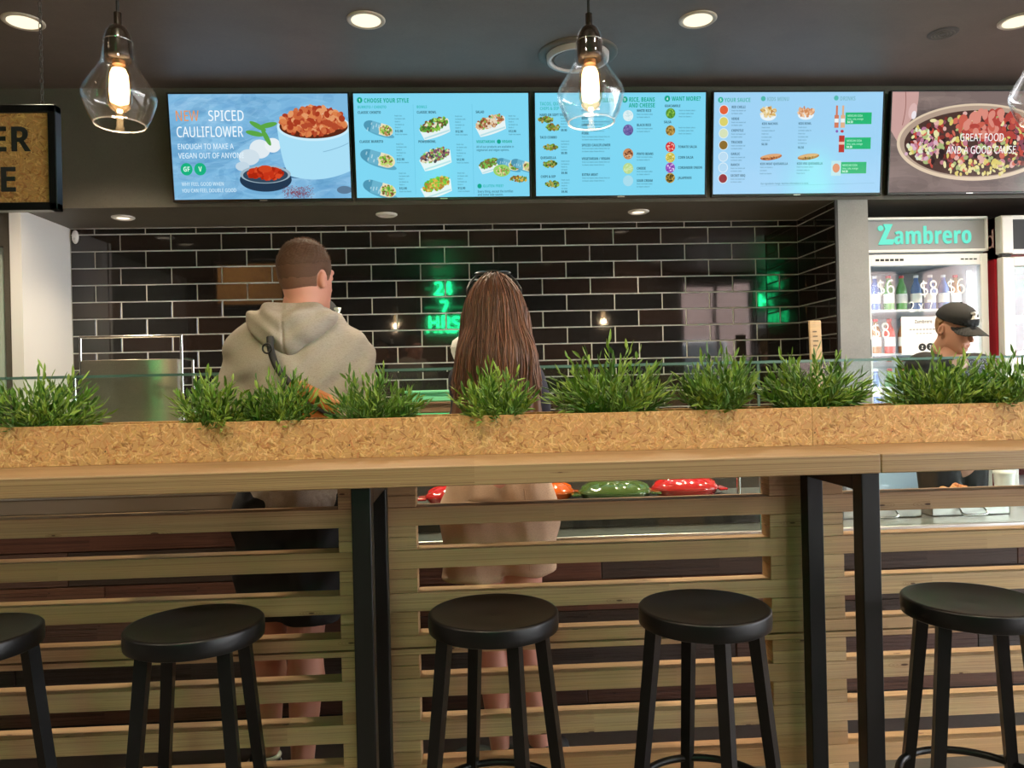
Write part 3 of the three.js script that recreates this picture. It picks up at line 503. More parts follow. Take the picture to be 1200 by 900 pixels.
[[-1.146, 1, 1.0, 'grassy artificial plant beside the stainless stand, before the white wall'], [-0.69, 1, 0.92, 'grassy artificial plant right of the stainless stand, left of the man'], [-0.522, 0, 0.9, 'grassy artificial plant directly before the back of the hoodie'], [-0.268, 0, 0.88, 'grassy artificial plant beside the orange bag'], [0.066, 1, 0.95, 'grassy artificial plant in front of the long brown hair'], [0.382, 3, 1.02, 'tallest grassy artificial plant, spreading before the tiled wall'], [0.686, 0, 1.0, 'grassy artificial plant left of the glass screen joint'], [0.946, 2, 0.98, 'grassy artificial plant under the pale wooden board'], [1.317, 1, 0.98, 'grassy artificial plant before the worker in the cap'], [1.5, 2, 0.9, 'grassy artificial plant below the red fridge side']].forEach(([x, v, s, label], i) => {
  const o = thing('grass_plant', label, 'plant', [x, COUNT, -2.108], [0.4, 2.1, 5.2, 3.3, 1.2, 0, 4.2, 2.7, 5.9, 0.9][i] * (v === 3 ? 0 : 1), 'grassy plants in the planter box');
  o.scale.setScalar(s);
  part('pot', potGeo, mat.plastic, o);
  for (let k = 0; k < 3; k++) { const f = part('foliage', variants[v].leaf[k], leafMats[k], o); f.position.y = 0.055; f.userData.kind = 'stuff'; }
  const st = part('stems', variants[v].stem, stemMat, o); st.position.y = 0.055; st.userData.kind = 'stuff';
});

// ---------------------------------------------------------------- bar stools
function makeStool() {
  const o = thing('bar_stool', '', 'stool', [0, 0, 0], 0, 'black metal stools at the bar');
  part('seat', lathe([[0, 0.748], [0.07, 0.7495], [0.12, 0.755], [0.142, 0.7605], [0.1485, 0.76], [0.152, 0.756], [0.1525, 0.735], [0.1515, 0.722], [0.147, 0.7195], [0.135, 0.721], [0.132, 0.735], [0, 0.735]].reverse(), 64), mat.stool, o);
  for (let k = 0; k < 4; k++) {
    const g = new THREE.CylinderGeometry(0.0195, 0.0155, 0.74, 4, 6).toNonIndexed(); const p = g.attributes.position;
    for (let i = 0; i < p.count; i++) { const y = p.getY(i), t = (0.37 - y) / 0.74; p.setX(i, p.getX(i) * 1.05 + 0.118 + 0.075 * t + 0.012 * t * t); p.setY(i, y + 0.37); }
    g.computeVertexNormals(); g.rotateY(k * Math.PI / 2);
    part('leg', g, mat.stool, o);
  }
  part('foot_ring', new THREE.TorusGeometry(0.163, 0.009, 10, 64).rotateX(Math.PI / 2).translate(0, 0.325, 0), mat.stool, o);
  return o;
}
const stool = makeStool();
const sLab = 'round black metal bar stool ';
stool.position.set(-1.15, 0, -1.79); stool.rotation.y = 0.35; stool.userData.label = sLab + 'farthest along below the steel stand';
copy(stool, sLab + 'in front of the man in shorts', [-0.648, 0, -1.8], Math.PI / 4 + 0.06);
copy(stool, sLab + 'in front of the woman in beige shorts', [0.037, 0, -1.8], 0.36);
copy(stool, sLab + 'below the green and red dishes', [0.53, 0, -1.775], 0.02);
copy(stool, sLab + 'below the fried food tray', [1.165, 0, -1.755], 0.5);

// ---------------------------------------------------------------- service counter, sneeze guard, food display
const ZC = -2.83;
function plankFront(o, x0, x1, y0, y1, rows, fixed) {
  const h = (y1 - y0) / rows;
  for (let r = 0; r < rows; r++) {
    const cuts = [x0]; const f = fixed[r];
    let x = x0 + rr(0.3, 0.9); while (x < x1 - 0.25) { if (f === undefined || Math.abs(x - f) > 0.4) cuts.push(x); x += rr(0.6, 1.25); }
    if (f !== undefined) cuts.push(f);
    cuts.push(x1); cuts.sort((a, b) => a - b);
    for (let i = 0; i < cuts.length - 1; i++) {
      const m = part('plank', slab(cuts[i + 1] - cuts[i] - 0.003, h - 0.003, 0.02 + rr(-0.003, 0.003), 0.002), plankMats[(rnd() * 6) | 0], o);
      m.position.set((cuts[i] + cuts[i + 1]) / 2, y1 - (r + 0.5) * h, ZC - 0.02);
    }
  }
}
{
  const o = thing('display_counter', 'plank fronted service counter with steel ledge under the dishes', 'counter');
  part('carcass', [box(-0.42, 3.6, 0.1, 0.675, -3.36, ZC - 0.02)], mat.dark, o);
  part('kick_board', box(-0.42, 3.6, 0, 0.1, -3.36, ZC - 0.022), mat.blackMetal, o, 'black kick board');
  plankFront(o, -0.42, 3.6, 0.1, 0.672, 5, { 1: 1.97, 3: 1.9, 4: 0.4 });
  part('ledge', rbox(-0.42, 3.6, 0.675, 0.722, -3.36, ZC + 0.012, 0.006), mat.steel, o, 'stainless steel ledge');
  part('display_riser', [box(-0.38, 1.3, 0.722, 0.8, -3.35, -2.98)], mat.plastic, o);
  part('display_deck', [rbox(-0.38, 1.3, 0.796, 0.806, -3.355, -2.975, 0.002)], M(0.1, 0.1, 0.1, { roughness: 0.3 }), o);
  const l = thing('register_counter', 'service counter with brown steel band and dark planks by the white wall', 'counter');
  part('carcass', box(-3.3, -0.425, 0.1, 0.85, -3.42, ZC - 0.02), mat.dark, l);
  part('kick_board', box(-3.3, -0.425, 0, 0.1, -3.42, ZC - 0.022), mat.blackMetal, l);
  plankFront(l, -3.3, -0.425, 0.1, 0.846, 6, { 2: -1.335 });
  part('steel_band', rbox(-3.3, -0.425, 0.862, 0.915, -3.42, ZC + 0.006, 0.003), M(0.34, 0.29, 0.24, { metalness: 0.6, roughness: 0.42 }), l);
  part('counter_top', rbox(-3.3, -0.425, 0.915, 0.925, -3.42, ZC + 0.012, 0.002), mat.steel, l);
}
{
  const o = thing('sneeze_guard', 'clear glass sneeze guard along the service counter', 'glass guard');
  const xs = [-3.28, -1.55, -0.43, 1.075, 2.35, 3.58];
  for (let i = 0; i < 5; i++) {
    const y0 = i < 2 ? 0.925 : 0.722, p = part('front_pane', box(xs[i] + 0.002, xs[i + 1] - 0.002, y0, 1.345, ZC - 0.012, ZC - 0.004), mat.sneeze, o);
    part('pane_edge', [box(xs[i] + 0.002, xs[i] + 0.0036, y0, 1.345, ZC - 0.0125, ZC - 0.0035), box(xs[i + 1] - 0.0036, xs[i + 1] - 0.002, y0, 1.345, ZC - 0.0125, ZC - 0.0035)], mat.glassEdge, p);
    const s = part('shelf_pane', box(xs[i] + 0.002, xs[i + 1] - 0.002, 1.346, 1.356, -3.1, ZC + 0.004), mat.sneeze, o);
    part('pane_edge', [box(xs[i] + 0.002, xs[i + 1] - 0.002, 1.3475, 1.3545, ZC + 0.004, ZC + 0.0055), box(xs[i] + 0.002, xs[i + 1] - 0.002, 1.3465, 1.3555, -3.1015, -3.1)], mat.glassEdge, s);
  }
  for (const x of [-1.55, -0.43, 1.075, 2.35]) part('shelf_post', bar([x, x < -0.42 ? 0.925 : x < 1.3 ? 0.806 : 0.722, -3.08], [x, 1.346, -3.08], 0.008), mat.chrome, o);
}
// lidded casserole dishes
function dish(name, color, x, z, w, label, m) {
  const o = thing('casserole_dish', label, 'dish', [x, 0.806, z], rr(-0.05, 0.05), 'lidded enamel dishes in the display');
  const D = w / 2 * 0.88, sc = (g) => g.scale(1, 1, 0.78);
  part('pot', sc(lathe([[0, 0.004], [D * 0.8, 0], [D * 0.9, 0.008], [D, 0.03], [D * 1.01, 0.034], [D * 0.97, 0.034], [D * 0.88, 0.012], [0, 0.01]], 48)), m, o);
  part('handle', [rbox(D * 0.95, w / 2 + 0.012, 0.02, 0.03, -0.045, 0.045, 0.005), rbox(-w / 2 - 0.012, -D * 0.95, 0.02, 0.03, -0.045, 0.045, 0.005)], m, o);
  const lid = sc(lathe([[D * 0.99, 0.034], [D * 1.0, 0.038], [D * 0.93, 0.046], [D * 0.9, 0.055], [D * 0.72, 0.068], [D * 0.4, 0.077], [0, 0.079]], 64)); const p = lid.attributes.position;
  for (let i = 0; i < p.count; i++) { const a = Math.atan2(p.getZ(i), p.getX(i)), r = Math.hypot(p.getX(i), p.getZ(i)) / D, y = p.getY(i); if (y > 0.05) p.setY(i, y + 0.0032 * Math.cos(a * 14) * r); }
  lid.computeVertexNormals(); const l = part('lid', lid, m, o);
  part('knob', lathe([[0.009, 0.078], [0.008, 0.088], [0.02, 0.094], [0.021, 0.1], [0.012, 0.104], [0, 0.105]].reverse(), 20), mat.chrome, l, 'metal knob');
}
dish('casserole_dish', 0, 0.577, -3.14, 0.345, 'green enamel casserole dish with ribbed lid', mat.enamelGreen);
dish('casserole_dish', 0, 0.885, -3.2, 0.32, 'red enamel casserole dish beside the green one', mat.enamelRed);
dish('casserole_dish', 0, 0.27, -3.2, 0.33, 'orange enamel casserole dish partly behind the woman', mat.enamelOrange);
dish('casserole_dish', 0, -0.07, -3.15, 0.3, 'red enamel casserole dish left of the beige shorts', mat.enamelRed);
// stainless pans and fried food on the right
{
  const pg = (w, d, h) => [box(-w, w, 0, 0.004, -d, d), box(-w, w, 0, h, -d, -d + 0.003), box(-w, w, 0, h, d - 0.003, d), box(-w, -w + 0.003, 0, h, -d, d), box(w - 0.003, w, 0, h, -d, d), box(-w - 0.012, w + 0.012, h - 0.002, h, d - 0.003, d + 0.012), box(-w - 0.012, w + 0.012, h - 0.002, h, -d - 0.012, -d + 0.003)];
  const labels = ['stainless food pan beneath the pillar with wire handle', 'stainless food pan holding fried pieces', 'stainless food pan below the red fridge side', 'stainless food pan at the end of the display'];
  [1.62, 1.985, 2.55, 2.915].forEach((x, i) => {
    const o = thing('food_pan', labels[i], 'food pan', [x, 0.722, -3.12], 0, 'stainless pans in the display');
    part('pan', pg(0.16, 0.14, 0.05), mat.steel, o);
    part('handle', tube([[-0.05, 0.03, 0.143], [-0.05, 0.012, 0.165], [0, 0.008, 0.17], [0.05, 0.012, 0.165], [0.05, 0.03, 0.143]], 0.004), mat.chrome, o);
    part('contents', box(-0.155, 0.155, 0.004, 0.036, -0.135, 0.135), [M(0.1, 0.07, 0.05), M(0.3, 0.15, 0.06), M(0.22, 0.2, 0.16), M(0.14, 0.18, 0.07)][i], o);
  });
  const fm = [M(0.6, 0.2, 0.06, { roughness: 0.5 }), M(0.7, 0.3, 0.1, { roughness: 0.5 }), M(0.5, 0.13, 0.05, { roughness: 0.5 })];
  const fg = [0, 1, 2].map(() => { const g = new THREE.IcosahedronGeometry(0.022, 3), p = g.attributes.position, a = rnd() * 6; for (let i = 0; i < p.count; i++) { const x = p.getX(i), y = p.getY(i), z = p.getZ(i), k = 1 + 0.22 * Math.sin(x * 190 + a) + 0.2 * Math.sin(y * 170 + a * 2) + 0.2 * Math.cos(z * 180 - a); p.setXYZ(i, x * k * 1.3, y * k * 0.85, z * k); } g.computeVertexNormals(); return g; });
  for (let i = 0; i < 22; i++) { const lay = i < 14 ? 0 : 1, m = solo('fried_piece', fg[i % 3], fm[(rnd() * 3) | 0], 'orange brown fried piece heaped in the steel pan', 'fried food', [1.985 + rr(-0.1, 0.1) * (1 - lay * 0.4), 0.722 + 0.048 + lay * 0.025, -3.1 + rr(-0.07, 0.07)], 'fried pieces heaped in the pan'); m.rotation.set(rnd() * 6, rnd() * 6, 0); }
  const t = thing('white_tub', 'small white plastic tub behind the fried food', 'tub', [2.36, 0.722, -3.31]);
  part('body', lathe([[0, 0], [0.035, 0], [0.042, 0.12], [0, 0.12]], 28), mat.white, t); part('lid', lathe([[0.044, 0.118], [0.045, 0.13], [0, 0.132]].reverse(), 28), mat.paper, t);
}
// stainless stand on the register counter
{
  const o = thing('steel_stand', 'brushed stainless stand with open tube frame by the white wall', 'stand', [-1.4, 0.925, -3.24]);
  { // gently bowed sheet
    const sh = new THREE.Shape(), R = 0.44, h = Math.asin(0.189 / R); sh.absarc(0, R - 0.055, R, -Math.PI / 2 - h, -Math.PI / 2 + h, false); sh.lineTo(0.189, 0.05); sh.lineTo(-0.189, 0.05); sh.closePath();
    const g = new THREE.ExtrudeGeometry(sh, { depth: 0.494, bevelEnabled: true, bevelSize: 0.003, bevelThickness: 0.003, bevelSegments: 2, curveSegments: 24 }); g.rotateX(-Math.PI / 2);
    part('back_panel', boxUV(g).translate(-0.003, 0.003, 0), mat.brushed, o);
  }
  part('frame', [tube([[-0.218, 0, -0.03], [-0.218, 0.3, -0.03], [-0.218, 0.58, -0.03], [-0.218, 0.6, -0.03]], 0.006), tube([[0.192, 0, -0.03], [0.192, 0.3, -0.03], [0.192, 0.6, -0.03]], 0.007), bar([-0.22, 0.598, -0.03], [0.196, 0.598, -0.03], 0.006), bar([0.205, 0.0, -0.14], [0.205, 0.5, -0.12], 0.006), bar([0.192, 0.505, -0.03], [0.205, 0.5, -0.125], 0.006)], mat.chrome, o);
}
{ // white tub standing on the glass shelf beside the woman's hair
  const o = thing('white_bowl', 'white rounded bowl on the glass shelf beside the brown hair', 'bowl', [-0.02, 1.356, -2.95]);
  part('body', lathe([[0, 0], [0.03, 0], [0.045, 0.025], [0.058, 0.06], [0.06, 0.08], [0.052, 0.105], [0.03, 0.12], [0, 0.122]], 32), mat.paper, o);
  part('lid_rim', new THREE.TorusGeometry(0.06, 0.002, 8, 36).rotateX(Math.PI / 2).translate(0, 0.078, 0), mat.white, o);
}
// back bench along the tiles
{
  const o = thing('back_bench', 'stainless back bench along the black tiles', 'bench', [0, 0, 0]);
  part('bench_top', rbox(-2.4, 2.06, 0.9, 0.94, ZT + 0.004, -4.12, 0.004), mat.steel, o);
  part('cabinet', box(-2.4, 2.06, 0, 0.9, ZT + 0.01, -4.16), mat.wallDark, o);
  const t = [['dark brown tub at the base of the green stack', 0.0, 0.14, M(0.12, 0.06, 0.035)], ['bright green plastic tub under the brown tray', 0.14, 0.2, M(0.03, 0.5, 0.2, { roughness: 0.35 })], ['brown food tray between the green tubs', 0.2, 0.262, M(0.2, 0.1, 0.055)], ['pale green plastic tub on top of the stack', 0.262, 0.325, M(0.2, 0.62, 0.34, { roughness: 0.35 })]];
  for (const [label, y0, y1, m] of t) { const q = thing('food_tub', label, 'tub', [-0.235, 0.94 + y0, -4.36], 0, 'food tubs stacked on the back bench'); const h = y1 - y0; part('body', rbox(-0.13, 0.13, 0, h - 0.014, -0.13, 0.13, 0.008), m, q); part('rim', rbox(-0.14, 0.14, h - 0.014, h, -0.14, 0.14, 0.004), m, q); }
  const b = thing('wooden_board', 'tall pale wooden board standing by the pillar', 'board', [1.93, 0.94, -4.2], 0.1); b.rotation.z = 0.02;
  part('plate', rbox(-0.036, 0.036, 0, 0.665, -0.008, 0.008, 0.006), M(0.66, 0.5, 0.33, { map: pineA }), b);
  part('writing', join([0, 1, 2, 3].map((i) => box(-0.018, 0.006 + 0.004 * (i % 3), 0.6 - i * 0.026, 0.607 - i * 0.026, 0.0075, 0.0086))), M(0.12, 0.08, 0.05), b);
}

// ---------------------------------------------------------------- drink fridges
const ZF = -4.335;
{
  const o = thing('drink_fridge', 'white glass door drink fridge with glowing teal header', 'fridge', [0, 0, 0]);
  const x0 = 2.278, x1 = 3.028, fm = M(0.72, 0.73, 0.74, { roughness: 0.35 });
  part('cabinet', [box(x0, x0 + 0.03, 0, 2.005, -5.05, ZF - 0.05), box(x1 - 0.03, x1, 0, 2.005, -5.05, ZF - 0.05), box(x0, x1, 0, 0.14, -5.05, ZF - 0.05), box(x0, x1, 1.975, 2.0, -5.05, ZF - 0.05), box(x0, x1, 0, 2.005, -5.08, -5.05)], fm, o);
  const h = part('header_box', [box(x0, x1, 2.003, 2.207, -5.0, ZF - 0.02), rbox(x0, x1, 2.003, 2.018, ZF - 0.02, ZF, 0.003), rbox(x0, x1, 2.192, 2.207, ZF - 0.02, ZF, 0.003), rbox(x0, x0 + 0.014, 2.003, 2.207, ZF - 0.02, ZF, 0.003), rbox(x1 - 0.014, x1, 2.003, 2.207, ZF - 0.02, ZF, 0.003)], fm, o);
  part('header_panel', box(x0 + 0.014, x1 - 0.014, 2.018, 2.192, ZF - 0.02, ZF - 0.012), M(0.3, 0.31, 0.33, { roughness: 0.12 }), h);
  // teal wordmark with its cut Z: two thick bars and a diagonal with a dot
  const zs = new THREE.Shape(); zs.moveTo(0.02, 0.118); zs.lineTo(0.075, 0.118); zs.lineTo(0.032, 0.03); zs.lineTo(0.085, 0.03); zs.lineTo(0.074, 0); zs.lineTo(-0.012, 0); zs.lineTo(-0.004, 0.018); zs.lineTo(0.032, 0.09); zs.closePath();
  const wm = [new THREE.ExtrudeGeometry(zs, { depth: 0.006, bevelEnabled: false }).translate(2.385, 2.05, ZF - 0.012), new THREE.CylinderGeometry(0.016, 0.016, 0.006, 20).rotateX(Math.PI / 2).translate(2.388, 2.145, ZF - 0.009)];
  const am = text('ambrero', 0.098, 0.006, font, 6); am.computeBoundingBox(); am.scale(0.462 / (am.boundingBox.max.x - am.boundingBox.min.x), 1, 1); am.translate(2.464, 2.052, ZF - 0.012); wm.push(am);
  part('wordmark', wm, lampGlow(0.1, 0.72, 0.55, 0.75), h, 'glowing teal Zambrero lettering');
  const HL = new THREE.RectAreaLight(new THREE.Color().setRGB(0.2, 1, 0.8), 0.5, 0.5, 0.09); HL.position.set(2.65, 2.1, ZF + 0.003); HL.rotation.y = Math.PI; HL.name = 'header_light'; o.add(HL);
  const d = part('door', [rbox(x0 + 0.006, x0 + 0.042, 0.14, 1.99, ZF - 0.04, ZF, 0.004), rbox(x1 - 0.05, x1 - 0.006, 0.14, 1.99, ZF - 0.04, ZF, 0.004), rbox(x0 + 0.04, x1 - 0.05, 1.925, 1.99, ZF - 0.04, ZF, 0.004), rbox(x0 + 0.04, x1 - 0.05, 0.14, 0.2, ZF - 0.04, ZF, 0.004)], fm, o);
  part('door_glass', box(x0 + 0.04, x1 - 0.048, 0.2, 1.925, ZF - 0.018, ZF - 0.014), mat.glass, d);
  part('handle', rbox(x0 + 0.004, x0 + 0.03, 1.4, 1.5, ZF, ZF + 0.016, 0.004), mat.plastic, d);
  part('small_print', [...[0, 1, 2, 3, 4, 5].map((i) => box(x0 + 0.07 + i * 0.029, x0 + 0.093 + i * 0.029, 1.952, 1.965, ZF - 0.001, ZF + 0.0006)), ...[0, 1, 2, 3].map((i) => box(x1 - 0.17 + i * 0.026, x1 - 0.15 + i * 0.026, 1.954, 1.962, ZF - 0.001, ZF + 0.0006))], mat.dark, d);
  const price = (s, x, y, z) => text(s, z, 0.0006, fontThin, 5).scale(0.85, 1, 1).rotateZ(0.06).translate(x - 0.05, y - 0.045, ZF - 0.0138);
  part('price_writing', [price('$8', 2.668, 1.79, 0.088), price('$6', 2.832, 1.8, 0.086), price('$6', 2.41, 1.8, 0.086), price('$8', 2.375, 1.55, 0.086), price('2 x 7', 2.6, 1.7, 0.06)], M(0.9, 0.92, 0.95, { roughness: 0.9 }), d, 'white hand-written prices');
  // interior: light strip, shelves
  part('light_strip', box(x1 - 0.075, x1 - 0.055, 0.3, 1.9, ZF - 0.09, ZF - 0.075), lampGlow(0.85, 0.95, 1, 2.2), o);
  for (let i = 0; i < 2; i++) { const L = new THREE.RectAreaLight(new THREE.Color().setRGB(0.62, 0.86, 1), 15, 0.03, 1.6); L.position.set(i ? x0 + 0.06 : x1 - 0.078, 1.1, ZF - 0.083); L.lookAt(2.65, 1.1, -4.8); L.name = 'fridge_light'; o.add(L); }
  part('light_strip', box(x0 + 0.045, x0 + 0.058, 0.3, 1.9, ZF - 0.09, ZF - 0.075), lampGlow(0.85, 0.95, 1, 2.2), o);
  for (const y of [0.5, 0.86, 1.12, 1.42, 1.68]) part('shelf', [box(x0 + 0.03, x1 - 0.03, y - 0.012, y, -5.04, ZF - 0.1)], M(0.8, 0.82, 0.83, { roughness: 0.4 }), o);
  // notice stuck on the door glass
  const nt = canvasTex(256, 220, (g, w, h) => { g.fillStyle = '#f4f2f0'; g.fillRect(0, 0, w, h); T(g, 'Zambrero', 128, 30, 26, '#333', { al: 'center' }); for (let i = 0; i < 9; i++) { g.fillStyle = '#777'; g.fillRect(46 + i * 19, 72, 14, 6); if (i > 1 && i < 7) { g.fillStyle = '#999'; g.fillRect(46 + i * 19, 96, 13, 5); } } E(g, 118, 178, 22, 22, '#1c1c1c'); E(g, 164, 176, 22, 22, '#1c1c1c'); T(g, 'Z', 118, 179, 26, '#eee', { al: 'center' }); T(g, 'Z', 164, 177, 26, '#eee', { al: 'center' }); });
  const n = solo('paper_notice', new THREE.BoxGeometry(0.268, 0.222, 0.0008), M(1, 1, 1, { roughness: 0.8, map: nt }), 'white paper notice with two black emblems on fridge glass', 'notice', [2.634, 1.518, ZF - 0.012]);
}
// bottles on the fridge shelves
{
  const bc = [[0.55, 0.05, 0.03], [0.75, 0.4, 0.06], [0.12, 0.3, 0.1], [0.1, 0.16, 0.35], [0.3, 0.14, 0.05]], names = ['red', 'amber', 'green', 'blue', 'brown'];
  const body = lathe([[0, 0], [0.028, 0], [0.031, 0.006], [0.031, 0.12], [0.026, 0.145], [0.013, 0.175], [0.012, 0.2], [0, 0.2]], 20), cap = lathe([[0.0145, 0.196], [0.0145, 0.212], [0, 0.213]].reverse(), 16), lab = lathe([[0.0316, 0.045], [0.0318, 0.046], [0.0318, 0.1], [0.0316, 0.101]], 20);
  const protos = bc.map((c, i) => { const o = thing('drink_bottle', '', 'bottle', [0, 0, 0], 0, 'bottles on the fridge shelves'); part('bottle', body, M(...c, { roughness: 0.12 }), o); part('cap', cap, i % 2 ? mat.white : M(0.6, 0.05, 0.06), o); part('label_band', lab, M(0.8, 0.78, 0.72), o); o.userData.used = false; return o; });
  const shelfName = { 1.68: 'top', 1.42: 'second', 1.12: 'third', 0.86: 'fourth' };
  for (const y of [1.68, 1.42, 1.12, 0.86]) for (let k = 0; k < 8; k++) {
    const i = (k + (y * 10 | 0)) % 5 === 2 ? (k * 3) % 5 : ((y * 10 | 0) + (k >> 1)) % 5, p = [2.36 + k * 0.085, y, -4.53 + rr(-0.01, 0.01)], label = `${names[i]} drink bottle on the ${shelfName[y]} shelf of the white fridge`;
    if (!protos[i].userData.used) { protos[i].userData.used = true; protos[i].position.set(...p); protos[i].userData.label = label; } else copy(protos[i], label, p);
  }
}
{
  const o = thing('drink_fridge', 'silver and red drink fridge next to the white one', 'fridge', [0, 0, 0]);
  const x0 = 3.046, x1 = 3.78, z = -4.25, red = M(0.3, 0.012, 0.02, { roughness: 0.35 }), sil = M(0.6, 0.57, 0.54, { roughness: 0.35, metalness: 0.3 });
  part('cabinet', [box(x0, x0 + 0.03, 0, 2.19, -5.0, z - 0.06), box(x1 - 0.03, x1, 0, 2.19, -5.0, z - 0.06), box(x0, x1, 0, 0.14, -5.0, z - 0.06), box(x0, x1, 1.95, 2.19, -5.0, z - 0.06), box(x0, x1, 0, 2.19, -5.03, -5.0)], red, o, 'dark red side panels');
  const h = part('header_box', [rbox(x0 + 0.001, x0 + 0.075, 1.972, 2.194, z - 0.06, z, 0.01), rbox(x1 - 0.075, x1, 1.972, 2.194, z - 0.06, z, 0.01), box(x0 + 0.05, x1 - 0.05, 1.972, 2.194, z - 0.06, z - 0.012)], sil, o);
  part('header_panel', box(x0 + 0.075, x1 - 0.075, 2.0, 2.17, z - 0.013, z - 0.008), mat.dark, h);
  const d = part('door', [rbox(x0 + 0.002, x0 + 0.075, 0.14, 1.955, z - 0.05, z, 0.008), rbox(x1 - 0.075, x1, 0.14, 1.955, z - 0.05, z, 0.008), rbox(x0 + 0.07, x1 - 0.07, 1.9, 1.955, z - 0.05, z, 0.004), rbox(x0 + 0.07, x1 - 0.07, 0.14, 0.2, z - 0.05, z, 0.004)], sil, o);
  part('door_glass', box(x0 + 0.07, x1 - 0.07, 0.2, 1.9, z - 0.02, z - 0.016), mat.glass, d);
  part('hinge', rbox(x0 + 0.004, x0 + 0.06, 1.957, 1.97, z - 0.04, z - 0.004, 0.003), mat.dark, d);
  for (const y of [0.6, 0.95, 1.3, 1.62]) part('shelf', box(x0 + 0.03, x1 - 0.03, y - 0.012, y, -4.98, z - 0.08), M(0.8, 0.82, 0.83), o);
  part('light_strip', box(x0 + 0.08, x0 + 0.1, 0.3, 1.85, z - 0.1, z - 0.085), lampGlow(0.9, 0.95, 1, 2.2), o);
  const L = new THREE.RectAreaLight(new THREE.Color().setRGB(0.9, 0.95, 1), 16, 0.03, 1.5); L.position.set(x0 + 0.09, 1.1, z - 0.103); L.lookAt(x0 + 0.4, 1.1, -4.8); L.name = 'fridge_light'; o.add(L);
  part('side_letter', text('d', 0.1, 0.0008, fontThin, 5).rotateY(-Math.PI / 2).translate(x0 - 0.0004, 2.02, z - 0.135), M(0.5, 0.3, 0.3), o);
  for (let k = 0; k < 5; k++) { const q = thing('drink_can', 'pink and white drink can in the silver and red fridge', 'can', [3.16 + k * 0.075, 1.3, -4.45], 0, 'cans in the silver fridge'); part('body', lathe([[0, 0], [0.026, 0], [0.031, 0.01], [0.031, 0.108], [0.026, 0.118], [0, 0.116]], 20), k % 2 ? M(0.8, 0.1, 0.25) : M(0.8, 0.78, 0.8), q); part('can_end', new THREE.TorusGeometry(0.026, 0.0015, 6, 20).rotateX(Math.PI / 2).translate(0, 0.118, 0), mat.chrome, q); }
}

// ---------------------------------------------------------------- people: signed-distance bodies
function meshSDF(f, lo, hi, cell) {                     // surface nets
  const n = [0, 1, 2].map((i) => Math.ceil((hi[i] - lo[i]) / cell) + 2), [nx, ny, nz] = n, o = lo.map((v) => v - cell * 0.5);
  const D = new Float32Array(nx * ny * nz); let q = 0;
  for (let k = 0; k < nz; k++) for (let j = 0; j < ny; j++) for (let i = 0; i < nx; i++) D[q++] = f(o[0] + i * cell, o[1] + j * cell, o[2] + k * cell);
  const idx = new Int32Array(D.length).fill(-1), P = [], I = [], at = (i, j, k) => i + nx * (j + ny * k);
  const corner = [[0, 0, 0], [1, 0, 0], [0, 1, 0], [1, 1, 0], [0, 0, 1], [1, 0, 1], [0, 1, 1], [1, 1, 1]], edge = [[0, 1], [2, 3], [4, 5], [6, 7], [0, 2], [1, 3], [4, 6], [5, 7], [0, 4], [1, 5], [2, 6], [3, 7]];
  for (let k = 0; k < nz - 1; k++) for (let j = 0; j < ny - 1; j++) for (let i = 0; i < nx - 1; i++) {
    const v = corner.map(([a, b, c]) => D[at(i + a, j + b, k + c)]); let m = 0; for (const x of v) if (x < 0) m++;
    if (m === 0 || m === 8) continue;
    let sx = 0, sy = 0, sz = 0, c = 0;
    for (const [a, b] of edge) if ((v[a] < 0) !== (v[b] < 0)) { const t = v[a] / (v[a] - v[b]); sx += corner[a][0] + t * (corner[b][0] - corner[a][0]); sy += corner[a][1] + t * (corner[b][1] - corner[a][1]); sz += corner[a][2] + t * (corner[b][2] - corner[a][2]); c++; }
    idx[at(i, j, k)] = P.length / 3; P.push(o[0] + (i + sx / c) * cell, o[1] + (j + sy / c) * cell, o[2] + (k + sz / c) * cell);
  }
  const quad = (a, b, c, d, flip) => { if (a < 0 || b < 0 || c < 0 || d < 0) return; if (flip) I.push(a, c, b, a, d, c); else I.push(a, b, c, a, c, d); };
  for (let k = 1; k < nz - 1; k++) for (let j = 1; j < ny - 1; j++) for (let i = 1; i < nx - 1; i++) {
    const s = D[at(i, j, k)] < 0;
    if (s !== D[at(i + 1, j, k)] < 0) quad(idx[at(i, j - 1, k - 1)], idx[at(i, j, k - 1)], idx[at(i, j, k)], idx[at(i, j - 1, k)], !s);
    if (s !== D[at(i, j + 1, k)] < 0) quad(idx[at(i - 1, j, k - 1)], idx[at(i - 1, j, k)], idx[at(i, j, k)], idx[at(i, j, k - 1)], !s);
    if (s !== D[at(i, j, k + 1)] < 0) quad(idx[at(i - 1, j - 1, k)], idx[at(i, j - 1, k)], idx[at(i, j, k)], idx[at(i - 1, j, k)], !s);
  }
  const N = new Float32Array(P.length), e = cell * 0.35, UV = new Float32Array(P.length / 3 * 2);
  for (let i = 0; i < P.length; i += 3) {
    const x = P[i], y = P[i + 1], z = P[i + 2], a = f(x + e, y, z) - f(x - e, y, z), b = f(x, y + e, z) - f(x, y - e, z), c = f(x, y, z + e) - f(x, y, z - e), l = Math.hypot(a, b, c) || 1;
    N[i] = a / l; N[i + 1] = b / l; N[i + 2] = c / l; UV[i / 3 * 2] = x + z * 0.6; UV[i / 3 * 2 + 1] = y;
  }
  const g = new THREE.BufferGeometry(); g.setAttribute('position', new THREE.Float32BufferAttribute(P, 3)); g.setAttribute('normal', new THREE.BufferAttribute(N, 3)); g.setAttribute('uv', new THREE.BufferAttribute(UV, 2)); g.setIndex(I);
  return g;
}
const smin = (a, b, k) => { const h = Math.max(k - Math.abs(a - b), 0) / k; return Math.min(a, b) - h * h * k * 0.25; };
const smax = (a, b, k) => -smin(-a, -b, k);
